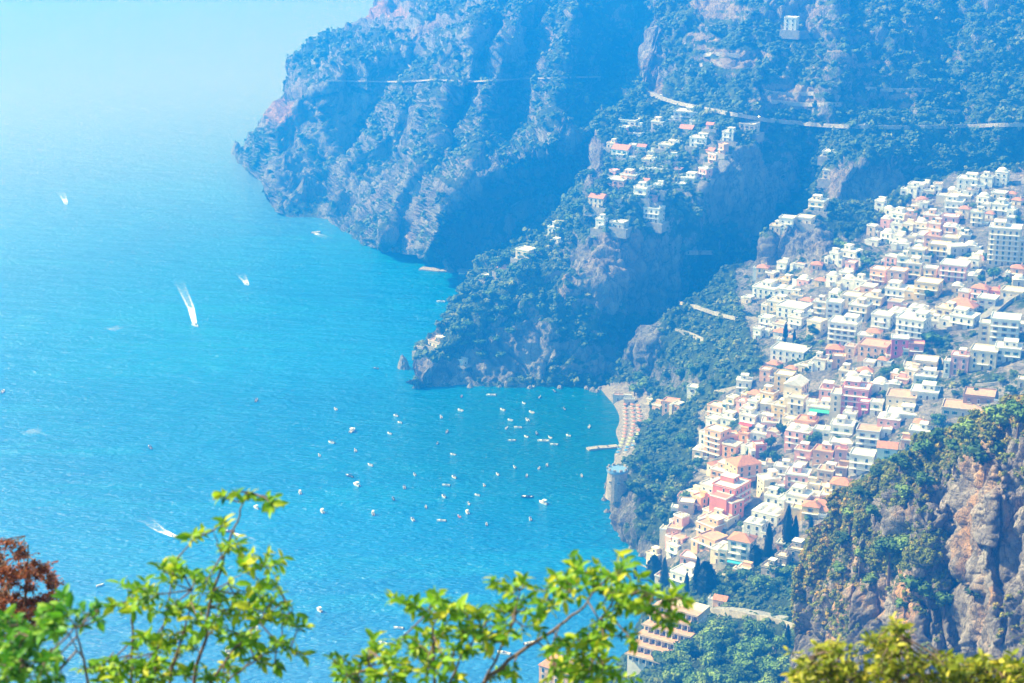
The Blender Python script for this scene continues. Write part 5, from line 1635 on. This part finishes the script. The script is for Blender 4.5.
boat(316, 233, 9, 'open', 'white', 20, 'white boat with a short wake beside the far cliffs'); wake([(314, 233), (322, 236), (335, 240)], 2, 6, .9)
boat(247, 285, 7, 'open', 'white', -50, 'small white boat with a faint wake right of the long bright wake'); wake([(247, 284), (242, 276), (237, 268)], 2, 7, .95)
boat(178, 538, 7, 'open', 'white', -30, 'white speedboat with a curved wake just above the left shrub'); wake([(176, 537), (160, 530), (148, 521), (130, 512)], 1.6, 6.5, 1.1)
boat(229, 532, 6, 'open', 'red', 175, 'red and white speedboat behind the top twig of the left shrub'); wake([(233, 533), (246, 538), (262, 546)], 1.2, 5, .9)
wake([(252, 618), (262, 612), (276, 606)], 1.5, 5, .9); boat(250, 619, 6, 'open', 'white', -150, 'white speedboat with short wake behind the right leaves of the left shrub')
wake([(110, 330), (135, 322), (165, 316)], 6, 9, .35); wake([(30, 430), (45, 440), (70, 446)], 6, 9, .35)

# cars on the coast road
carP = [M('car_paint_' + n_, c_, .35, spec=.5) for n_, c_ in (('white', (.75, .75, .75)), ('grey', (.3, .31, .33)), ('red', (.5, .05, .04)), ('dark', (.04, .05, .08)))]
tyreM = M('tyre_rubber', (.02, .02, .02), .9)
def car(px, py, k, label):
    p = cast(px, py, LANDS); q = cast(px + 3, py, LANDS)
    r = empty('parked_car', (p.x, p.y, p.z + 1.65), math.atan2(q.y - p.y, q.x - p.x))
    b = MB(); b.prism([(-2.1, -.85, .3), (2.1, -.85, .3), (2.1, -.85, .75), (1.2, -.85, .95), (-2.0, -.85, 1.0)], (0, 1.7, 0)); b.build('body', carP[k], r)
    b = MB(); b.prism([(-1.7, -.75, .96), (1.0, -.75, .94), (.45, -.7, 1.45), (-1.3, -.7, 1.47)], (0, 1.5, 0)); b.build('windows', glassM, r)
    for x in (-1.3, 1.3):
        for y in (-.8, .8):
            b = MB(); b.cyl((0, 0, -.1), .33, .2, 10); o = b.build('wheel', tyreM, r); o.location = (x, y, .33); o.rotation_euler = (math.pi / 2, 0, 0)
    tag(r, label, 'car', 'cars along the coast road')
for px, py, k, lb in [(662, 97.5, 0, 'white car where the coast road rounds the ridge at left'), (700, 107.5, 1, 'grey car on the coast road above the upper villas'), (741, 116, 0, 'white car on the coast road just left of the house row end'), (760, 120, 3, 'dark car at the end of the stepped house row on the coast road'),
                      (772, 121.3, 0, 'white car right of the dark car on the coast road'), (783, 122.3, 2, 'red car on the middle of the coast road'), (812, 124.7, 0, 'white car on the straight of the coast road right of the red one'), (866, 127, 1, 'grey car alone on the long straight of the coast road')]:
    car(px, py, k, lb)

# ------------------------------------------------------------------ foreground shrubs
def leaf_tint(name, c1, c2, c3):
    m = bpy.data.materials.new(name); m.use_nodes = True
    n, l = m.node_tree.nodes, m.node_tree.links
    b = n['Principled BSDF']; b.inputs['Roughness'].default_value = .5; b.inputs['Specular IOR Level'].default_value = .22
    a = n.new('ShaderNodeAttribute'); a.attribute_name = 'tint'
    cr = n.new('ShaderNodeValToRGB'); cr.color_ramp.elements[0].color = (*c1, 1); cr.color_ramp.elements[1].color = (*c3, 1)
    e = cr.color_ramp.elements.new(.55); e.color = (*c2, 1)
    l.new(a.outputs['Fac'], cr.inputs[0]); l.new(cr.outputs[0], b.inputs['Base Color'])
    t = n.new('ShaderNodeBsdfTranslucent'); l.new(cr.outputs[0], t.inputs['Color'])
    mx = n.new('ShaderNodeMixShader'); mx.inputs[0].default_value = .42
    l.new(b.outputs[0], mx.inputs[1]); l.new(t.outputs[0], mx.inputs[2]); l.new(mx.outputs[0], n['Material Output'].inputs['Surface'])
    return m
twigM = M('twig_bark', (0.15, 0.10, 0.06), .85, bump=.4, bscale=40)
freshM = leaf_tint('fresh_green_leaves', (0.05, 0.17, 0.008), (0.20, 0.40, 0.008), (0.55, 0.52, 0.02))
goldM = leaf_tint('yellow_green_leaves', (0.07, 0.12, 0.008), (0.26, 0.30, 0.015), (0.60, 0.50, 0.05))
redM = leaf_tint('russet_leaves', (0.10, 0.06, 0.012), (0.30, 0.07, 0.02), (0.42, 0.12, 0.03))
darkM = leaf_tint('deep_green_leaves', (0.03, 0.13, 0.008), (0.10, 0.32, 0.012), (0.30, 0.46, 0.03))

def p3(px, py, Y): return pt(px, py, Y)

def shrub(name, label, cat, Y0, branches, clusters, mat, seed, leafL=.052, per=26, rad0=.010, basept=None, wid=.46, dens=1.0):
    rng = np.random.default_rng(seed)
    segs = []; nodes = []
    br3 = []
    for br in branches:
        pts = [np.array(p3(x, y, Y0 + dy)) for x, y, dy in br['p']]
        n = len(pts); r0 = br.get('r', rad0)
        for k in range(n - 1):
            # subdivide with slight crookedness
            m_ = 4
            prev = pts[k]
            for j in range(1, m_ + 1):
                q = pts[k] + (pts[k + 1] - pts[k]) * j / m_
                if j < m_: q = q + rng.normal(0, .004, 3)
                ta = (k + (j - 1) / m_) / (n - 1); tb = (k + j / m_) / (n - 1)
                segs.append((prev, q, r0 * (1 - .72 * ta), r0 * (1 - .72 * tb))); nodes.append(q); prev = q
    nodes = np.array(nodes)
    LV, LF, LT = [], [], []
    def leaf(p, d, L, t):
        d = d / (np.linalg.norm(d) + 1e-9)
        up = np.array([0, -.25, 1.0]) + rng.normal(0, .45, 3)
        s = np.cross(d, up); s /= np.linalg.norm(s) + 1e-9
        u = np.cross(s, d)
        W_ = L * wid * rng.uniform(.8, 1.2)
        o = len(LV)
        dr = -u * L * .12
        LV.extend([p, p + d * L * .3 + s * W_ * .46 + u * L * .05, p + d * L * .68 + s * W_ * .40 + u * L * .05 + dr * .6, p + d * L + dr * 1.6, p + d * L * .68 - s * W_ * .40 + u * L * .05 + dr * .6, p + d * L * .3 - s * W_ * .46 + u * L * .05,
                   p + d * L * .3, p + d * L * .68 + dr * .6])
        LF.extend([(o, o + 1, o + 6), (o + 1, o + 2, o + 7), (o + 1, o + 7, o + 6), (o + 2, o + 3, o + 7), (o, o + 6, o + 5), (o + 6, o + 7, o + 4), (o + 6, o + 4, o + 5), (o + 7, o + 3, o + 4)])
        LT.extend([t] * 8)
    for cx, cy, rp in clusters:
        m = (Y0 / cp) / F
        R = rp * m
        c = np.array(p3(cx, cy, Y0 + rng.uniform(-.25, .25)))
        nr = nodes[np.argmin(((nodes - c) ** 2).sum(1))]
        ntw = max(2, int(round(per / 8 * dens * (rp / 14.0) ** 1.3)))
        for k in range(ntw):
            e = c + rng.normal(0, 1, 3) * np.array([R * .55, R * .5, R * .42])
            mid = (nr * .35 + c * .65) + rng.normal(0, .01, 3)
            if k == 0: segs.append((nr, mid, .0042, .003))
            segs.append((mid, e, .0026, .0012))
            ax = e - mid; Lx = np.linalg.norm(ax) + 1e-9; ax = ax / Lx
            for j in range(8):
                f = 1 - j * .10
                a = j * 2.4 + rng.uniform(-.4, .4)
                q = e - ax * min(Lx, .10) * (j * .12)
                side = np.cross(ax, [0, 0, 1.0]); side /= np.linalg.norm(side) + 1e-9; sv = np.cross(side, ax)
                dd = ax * (.75 - .06 * j) + side * math.cos(a) + sv * math.sin(a) * .75
                tt = np.clip(rng.beta(1.5, 1.8) + (.12 if j < 3 else -.08), 0, 1)
                leaf(q, dd, leafL * rng.uniform(.45, 1.3) * f ** .5, tt)
    base = np.array(basept if basept is not None else p3(branches[0]['p'][0][0], 720, Y0))
    gz = 398.3 - (base[1] - 1) * .66 - .3
    segs.append((np.array([base[0], base[1], gz]), np.array(p3(*[branches[0]['p'][0][0], branches[0]['p'][0][1]], Y0 + branches[0]['p'][0][2])), rad0 * 1.9, rad0))
    r = empty(name, (base[0], base[1], gz)); tag(r, label, cat)
    loc = np.array([base[0], base[1], gz])
    v, q = frusta(segs, 7)
    link('branch', new_mesh('branch', v - loc, q, True), twigM, r)
    me = new_mesh('foliage', np.array(LV) - loc, np.array(LF))
    a = me.attributes.new('tint', 'FLOAT', 'POINT'); a.data.foreach_set('value', np.array(LT, np.float32))
    link('foliage', me, mat, r)
    return r

def zz6(l): return [(x / 3.012, 480 + y / 3.012, r) for x, y, r in l]
def zz7(l): return [(320 + x / 2.695, 520 + y / 2.695, r) for x, y, r in l]
cl1 = zz6([(670, 38, 9), (700, 42, 7), (820, 58, 8), (835, 75, 6), (745, 45, 4), (560, 172, 7), (602, 158, 3), (678, 135, 8), (700, 195, 12), (725, 205, 9), (660, 265, 8), (760, 240, 9), (800, 250, 11), (845, 248, 7), (720, 270, 8),
           (480, 265, 8), (520, 255, 11), (545, 280, 12), (590, 300, 11), (620, 310, 7), (500, 300, 8), (395, 330, 12), (430, 345, 14), (380, 380, 12), (350, 385, 8), (460, 375, 12), (500, 385, 12), (540, 395, 12), (570, 385, 10), (450, 320, 8),
           (640, 340, 13), (680, 350, 14), (720, 360, 14), (750, 380, 13), (700, 400, 14), (660, 400, 13), (620, 380, 10), (780, 345, 12), (820, 360, 13), (850, 385, 12), (880, 410, 10), (905, 430, 7), (800, 310, 9), (830, 300, 6),
           (600, 440, 13), (640, 450, 14), (690, 450, 13), (740, 470, 12), (770, 490, 10), (720, 500, 12), (800, 420, 10), (560, 440, 9), (430, 470, 11), (470, 465, 11), (500, 480, 11), (540, 500, 11), (580, 500, 10), (480, 510, 8),
           (830, 510, 9), (870, 515, 11), (900, 522, 7), (800, 540, 9), (760, 535, 9), (820, 560, 8), (700, 545, 10), (300, 550, 10), (340, 560, 12), (370, 580, 14), (400, 560, 14), (440, 570, 14), (480, 560, 12), (520, 580, 14),
           (560, 590, 12), (600, 580, 10), (640, 600, 9), (330, 600, 14), (420, 605, 14), (680, 590, 7), (290, 590, 12), (250, 575, 8), (480, 600, 12)])
shrub('leafy_shrub', 'tall blurred green shrub rising in front of the sea left of centre', 'shrub', 7.6,
      [dict(p=[(190, 700, 0), (200, 655, 0), (213, 590, .05), (228, 545, .1), (240, 515, .1), (249, 492, .1)], r=.0095), dict(p=[(130, 700, .1), (133, 640, .1), (134, 600, .1), (136, 595, .1)], r=.008),
       dict(p=[(165, 695, 0), (178, 650, 0), (190, 610, 0), (192, 590, 0)], r=.007), dict(p=[(205, 690, -.1), (230, 655, -.1), (250, 630, -.1), (285, 600, -.1)], r=.007), dict(p=[(150, 690, 0), (160, 640, 0), (172, 580, .1), (176, 560, .1)], r=.006),
       dict(p=[(215, 590, 0), (232, 580, 0), (245, 572, 0)], r=.004), dict(p=[(222, 560, 0), (217, 545, 0), (214, 530, 0)], r=.004), dict(p=[(215, 690, 0), (240, 672, 0), (262, 655, 0), (290, 650, 0)], r=.006)],
      cl1, freshM, 3, leafL=.064, per=35)
cl2 = zz7([(200, 215, 7), (235, 232, 10), (260, 240, 9), (300, 225, 11), (330, 205, 8), (325, 245, 13), (370, 240, 12), (400, 245, 12), (430, 250, 10), (285, 260, 9), (470, 170, 8), (510, 175, 8), (525, 205, 11), (555, 170, 8), (520, 240, 10),
           (560, 240, 9), (490, 250, 12), (460, 265, 13), (600, 240, 10), (330, 300, 12), (290, 320, 12), (260, 330, 12), (380, 300, 13), (420, 300, 13), (460, 310, 12), (500, 300, 12), (550, 298, 9), (590, 300, 6), (360, 340, 12),
           (400, 350, 10), (440, 345, 9), (240, 350, 9), (300, 360, 10), (340, 380, 10), (60, 375, 9), (45, 385, 9), (90, 395, 11), (140, 375, 12), (180, 380, 12), (210, 370, 10), (160, 350, 6), (145, 325, 6), (200, 340, 7), (230, 400, 12),
           (280, 400, 12), (100, 420, 13), (50, 420, 10), (150, 420, 12), (200, 430, 12), (330, 425, 9), (370, 420, 9), (510, 405, 7), (470, 415, 8), (520, 420, 7),
           (685, 105, 8), (700, 130, 12), (735, 140, 12), (770, 145, 14), (810, 110, 9), (820, 140, 14), (660, 160, 12), (630, 175, 12), (600, 190, 11), (620, 215, 9), (655, 215, 10), (700, 180, 14), (750, 185, 15), (800, 190, 15),
           (850, 185, 14), (870, 210, 13), (900, 210, 12), (940, 215, 12), (970, 200, 8), (985, 215, 5), (840, 230, 13), (800, 240, 14), (880, 245, 12), (920, 265, 9), (960, 255, 9), (935, 285, 5), (780, 270, 12), (760, 290, 11),
           (720, 320, 12), (690, 330, 13), (650, 335, 11), (620, 350, 9), (740, 345, 12), (780, 330, 9), (820, 325, 8), (850, 335, 4), (700, 370, 12), (660, 385, 12), (740, 385, 11), (700, 410, 13), (760, 400, 9), (780, 425, 10), (650, 420, 11),
           (840, 425, 8), (800, 410, 5), (720, 430, 13), (640, 400, 7)])
shrub('leafy_shrub', 'broad blurred green shrub with a thick bare twig at bottom centre', 'shrub', 7.2,
      [dict(p=[(470, 705, 0), (490, 675, 0), (530, 645, 0), (560, 625, 0), (585, 606, 0), (600, 585, 0)], r=.0115), dict(p=[(435, 705, 0), (434, 640, 0), (430, 618, 0), (427, 612, 0)], r=.0085), dict(p=[(480, 690, 0), (500, 650, 0), (515, 620, 0), (520, 590, 0)], r=.007),
       dict(p=[(365, 705, 0), (367, 670, 0), (368, 650, 0)], r=.006), dict(p=[(590, 705, .1), (592, 660, .1), (600, 620, .1), (620, 590, .1), (650, 600, .1)], r=.009), dict(p=[(447, 690, 0), (465, 650, 0), (480, 632, 0)], r=.006),
       dict(p=[(600, 590, 0), (585, 580, 0), (560, 590, 0)], r=.004), dict(p=[(605, 600, 0), (640, 590, 0), (670, 600, 0)], r=.005)],
      cl2, freshM, 5, leafL=.062, per=35)
rg5 = random.Random(8)
cl3 = [(rg5.uniform(-12, 52), rg5.uniform(612, 700), rg5.uniform(9, 14)) for _ in range(44)] + zz6([(150, 395, 9), (180, 375, 9), (130, 410, 7), (210, 410, 10), (260, 395, 9), (290, 380, 9), (310, 410, 8), (170, 430, 9), (240, 430, 8), (200, 350, 6)])
cl3 = [c for c in cl3 if c[1] > np.interp(c[0], [-20, 20, 45, 60], [622, 622, 640, 690]) or c[0] > 40 and c[1] < 640]
shrub('leafy_shrub', 'bright green leafy bush in the bottom left corner', 'shrub', 6.6,
      [dict(p=[(20, 705, 0), (22, 660, 0), (18, 625, 0)], r=.009), dict(p=[(92, 705, 0), (84, 660, 0), (76, 628, 0), (68, 615, 0)], r=.007), dict(p=[(84, 660, 0), (72, 640, 0), (64, 622, 0)], r=.004), dict(p=[(76, 628, 0), (92, 618, 0), (100, 610, 0)], r=.004)],
      cl3, darkM, 9, leafL=.058, per=34)
cl4 = []
while len(cl4) < 95:
    x = rg5.uniform(-14, 62); y = rg5.uniform(540, 640)
    if y > np.interp(x, [-14, 10, 30, 45, 55, 63], [542, 540, 552, 565, 580, 600]) and y < np.interp(x, [-14, 20, 62], [640, 640, 622]): cl4.append((x, y, rg5.uniform(6, 9)))
shrub('russet_shrub', 'rounded russet red bush at the left edge above the green one', 'shrub', 11.0,
      [dict(p=[(20, 705, 0), (22, 640, 0), (26, 590, 0), (28, 545, 0)], r=.016), dict(p=[(24, 640, 0), (10, 600, 0), (4, 560, 0)], r=.010), dict(p=[(24, 620, 0), (45, 600, 0), (56, 590, 0)], r=.010), dict(p=[(26, 590, 0), (24, 550, 0), (25, 536, 0)], r=.005)],
      cl4, redM, 13, leafL=.026, per=120, wid=.5, dens=2.2)
cl5 = []
topx = [788, 800, 815, 830, 850, 875, 890, 905, 915, 930, 950, 975, 1000, 1024, 1040]
topy = [662, 655, 640, 640, 636, 634, 620, 616, 632, 655, 650, 652, 656, 655, 655]
for _ in range(230):
    x = rg5.uniform(792, 1040); t = float(np.interp(x, topx, topy)); y = rg5.uniform(t + 5, 700)
    cl5.append((x, y, rg5.uniform(8, 12)))
shrub('yellow_green_shrub', 'yellow-green glossy bush filling the bottom right corner', 'shrub', 7.8,
      [dict(p=[(900, 715, 0), (898, 680, 0), (892, 640, 0), (896, 622, 0)], r=.012), dict(p=[(870, 710, 0), (840, 680, 0), (815, 655, 0)], r=.009), dict(p=[(930, 712, 0), (960, 690, 0), (1000, 672, 0)], r=.010)],
      cl5, goldM, 17, leafL=.048, per=34, wid=.48)

# ------------------------------------------------------------------ descriptions
NUM = ['zero', 'one', 'two', 'three', 'four', 'five', 'six', 'seven', 'eight', 'nine', 'ten', 'eleven', 'twelve']
ORD = ['', 'first', 'second', 'third', 'fourth', 'fifth', 'sixth', 'seventh', 'eighth', 'ninth', 'tenth', 'eleventh', 'twelfth', 'thirteenth', 'fourteenth', 'fifteenth', 'sixteenth', 'seventeenth', 'eighteenth', 'nineteenth', 'twentieth']
LM = [(h['short'], h['px'], h['py'], h['wp'], h['hp']) for h in HOUSES if h['short']]
LM += [('round watchtower', 615, 480, 16, 20), ('beach parasols', 630, 430, 25, 60), ('coast road', 860, 126, 60, 4), ('coast road', 760, 120, 60, 4), ('near cliff top', 900, 450, 50, 10), ('rock bluff', 810, 250, 60, 40), ('terraced hotel', 657, 640, 60, 40)]
def rel(px, py, skip=None):
    L = sorted(LM, key=lambda q: math.hypot((px - q[1]) / 1.0, py - q[2]))
    out = []
    for nm, x, y, w_, h_ in L:
        if nm == skip or any(o[1] == nm for o in out): continue
        dx, dy = px - x, py - y
        if abs(dx) > abs(dy) * 1.3: r_ = 'right of' if dx > 0 else 'left of'
        elif abs(dy) > abs(dx) * 1.3: r_ = 'below' if dy > 0 else 'above'
        else: r_ = ('below right of' if dx > 0 else 'below left of') if dy > 0 else ('above right of' if dx > 0 else 'above left of')
        out.append((r_, nm))
        if len(out) >= 3: break
    return out
def words(s): return len(s.split())
def settle(items, tail='from the left'):
    """items: list of (obj, [candidate strings short to long], px, py); gives each a label no other has"""
    used = {}
    for o, cands, px, py in items: used.setdefault(cands[0], []).append((o, cands, px, py))
    for s, g in used.items():
        if len(g) == 1: g[0][0]['label'] = s; continue
        sub = {}
        for it in g: sub.setdefault(it[1][1], []).append(it)
        for s2, g2 in sub.items():
            if len(g2) == 1: g2[0][0]['label'] = s2; continue
            g2.sort(key=lambda it: it[2])
            for k, it in enumerate(g2):
                if len(g2) == 2: pre = ('leftmost', 'rightmost')[k]
                elif k == 0: pre = 'leftmost'
                elif k == len(g2) - 1: pre = 'rightmost'
                else: pre = ORD[min(k + 1, 20)] + ' from left'
                t_ = (pre + ' ' + s2) if not pre.endswith('left') else (s2 + ', ' + pre)
                it[0]['label'] = t_
items = []
ROOFW = dict(flat='flat white roof', flatc='flat cream roof', flatt='flat terracotta roof', vault='domed white roof', hip='hipped tile roof', gable='gabled tile roof', gablew='white gable roof', terrace='terracotta roof')
for h in HOUSES:
    o = h['o']
    if h['label']: continue
    area = h['wp'] * h['hp']
    sz = 'small' if area < 130 else ('large' if area > 330 else 'mid-sized')
    fl = NUM[min(h['fl'], 12)] + '-storey'
    rl = rel(h['px'], h['py'])
    col = {'grey': 'grey', 'stone': 'brown stone'}.get(h['col'], h['col'])
    if h['aw']: ft = h['aw'] + ' awning'
    elif h['roof'] in ('vault', 'hip', 'gable', 'gablew', 'flatt'): ft = ROOFW[h['roof']]
    elif h['balc']: ft = 'balconies'
    elif h['win'] == 'arch': ft = 'arched windows'
    elif h['win'] == 'green': ft = 'green shutters'
    elif h['win'] == 'brown': ft = 'brown shutters'
    else: ft = ROOFW[h['roof']]
    d = '%s %s %s house with %s %s the %s' % (sz, col, fl, ft, rl[0][0], rl[0][1])
    d2 = '%s %s %s house, %s, %s the %s' % (sz, col, fl, ft, rl[0][0], rl[0][1])
    if words(d) > 16: d = d2
    d3 = '%s %s %s house with %s %s the %s' % (sz, col, fl, ft, rl[1][0], rl[1][1])
    alt = d if words(d3) > 13 else d3
    alt = d
    items.append((o, [d, alt], h['px'], h['py']))
settle(items)
for h in HOUSES:
    py = h['py']; px = h['px']
    g = 'houses packed on the town hillside' if (px > 650 and py > 230) or px > 860 else 'scattered houses on the upper green slopes'
    if h['cat'] == 'house': h['o']['group'] = g
    lb = h['o']['label']
    if words(lb) > 16: h['o']['label'] = ' '.join(lb.replace(' house with', ',').replace('mid-sized ', '').split()[:16])

# boats
BL = [('pointed sea rock', 409, 362), ('beach jetty', 597, 449), ('round watchtower', 615, 480), ('headland tip', 430, 380), ('cliff boulders', 592, 390), ('left shrub top twig', 250, 497), ('right foreground shrub', 600, 560)]
items = []
ranks = [(0, 392, 'close under the shaded headland cliff'), (392, 418, 'in the far rank off the headland'), (418, 436, 'in the rank off the middle of the beach'), (436, 462, 'in the rank level with the beach jetty'), (462, 482, 'in the rank level with the watchtower'), (482, 500, 'in the middle rank of the bay'), (500, 530, 'in the nearest open rank of the bay'), (530, 700, 'in the near water by the shrubs')]
for b in BOATS:
    if b['label']: continue
    kd = {'open': 'open motorboat', 'canopy': 'canopied motorboat', 'cruiser': 'cabin cruiser', 'row': 'low dinghy'}[b['kind']]
    c = {'navy': 'dark', 'white': 'white', 'red': 'red'}[b['col']]
    rk = next(r_[2] for r_ in ranks if r_[0] <= b['py'] < r_[1])
    rk = rk.replace('in the nearest open rank of the bay', 'in the nearest open rank')
    sz = 'tiny' if b['L'] < 5 else ('larger' if b['L'] > 10 else 'small')
    side = 'left half' if b['px'] < 420 else 'right half'
    d = '%s %s %s %s' % (sz, c, kd, rk)
    items.append((b['o'], [d, d], b['px'], b['py']))
settle(items)
for b in BOATS: b['o']['group'] = 'boats on the bay'

# trees and shrubs
TL = LM + [('beach kiosk', 618, 401, 5, 5), ('ravine path wall', 755, 617, 60, 5), ('coast road', 700, 108, 50, 5), ('headland tip', 430, 360, 10, 10), ('cliff edge villa', 652, 215, 10, 8)]
LM = TL
items = []
for r, kind, h in TREEOBJ:
    if r.get('label'): continue
    px, py = r['_px'], r['_py']
    rl = rel(px, py)
    wd = 'spreading' if r.scale.x / r.scale.z > 1.25 else ('full-crowned' if r.scale.x / r.scale.z > 1.1 else 'round')
    if r.name.startswith('shrub'):
        zone_ = 'near the cliff top' if py < np.interp(px, [800, 850, 920, 1024], [610, 500, 470, 425]) else 'on the cliff face'
        d = '%s %s green shrub %s of the near rocky ridge' % ('large' if h > 7 else 'small', wd, zone_)
        g = 'shrubs on the near cliff'
    elif kind == 'wood_tree':
        d = '%s %s green tree in the ravine wood %s the %s' % ('tall' if h > 8 else 'low', wd, rl[0][0], rl[0][1]); g = 'trees of the ravine wood'
    elif kind == 'umbrella_pine':
        d = '%s flat-topped pine on the middle headland %s the %s' % ('taller' if h > 7.5 else 'lower', rl[0][0], rl[0][1]); g = 'pines on the middle headland'
    else:
        d = '%s %s green tree %s the %s' % ('tall' if h > 8 else 'small', wd, rl[0][0], rl[0][1]); g = 'garden trees of the town and beach'
    d = ' '.join(d.split()[:13])
    r['group'] = g
    items.append((r, [d, d], px, py))
settle(items)
for r, kind, h in TREEOBJ:
    for k in ('_px', '_py'):
        if k in r: del r[k]
items = []
for o in list(COL.objects):
    if o.get('_auto'):
        c = np.mean([v.co[:] for v in o.data.vertices], axis=0); x, y = proj(c); rl = rel(float(x), float(y))
        d = 'short pale terrace wall between houses %s the %s' % rl[0]
        items.append((o, [d, d], float(x), float(y))); del o['_auto']
settle(items)
# duplicates across separately labelled kinds are split by place
seen = {}
for o in COL.objects:
    if o.parent is None and o.get('label') and o.get('category'): seen.setdefault(o['label'], []).append(o)
print('labels', sum(len(v) for v in seen.values()), 'shared', [k for k, v in seen.items() if len(v) > 1][:8], 'max words', max(words(k) for k in seen), [k for k in seen if words(k) > 16][:3])
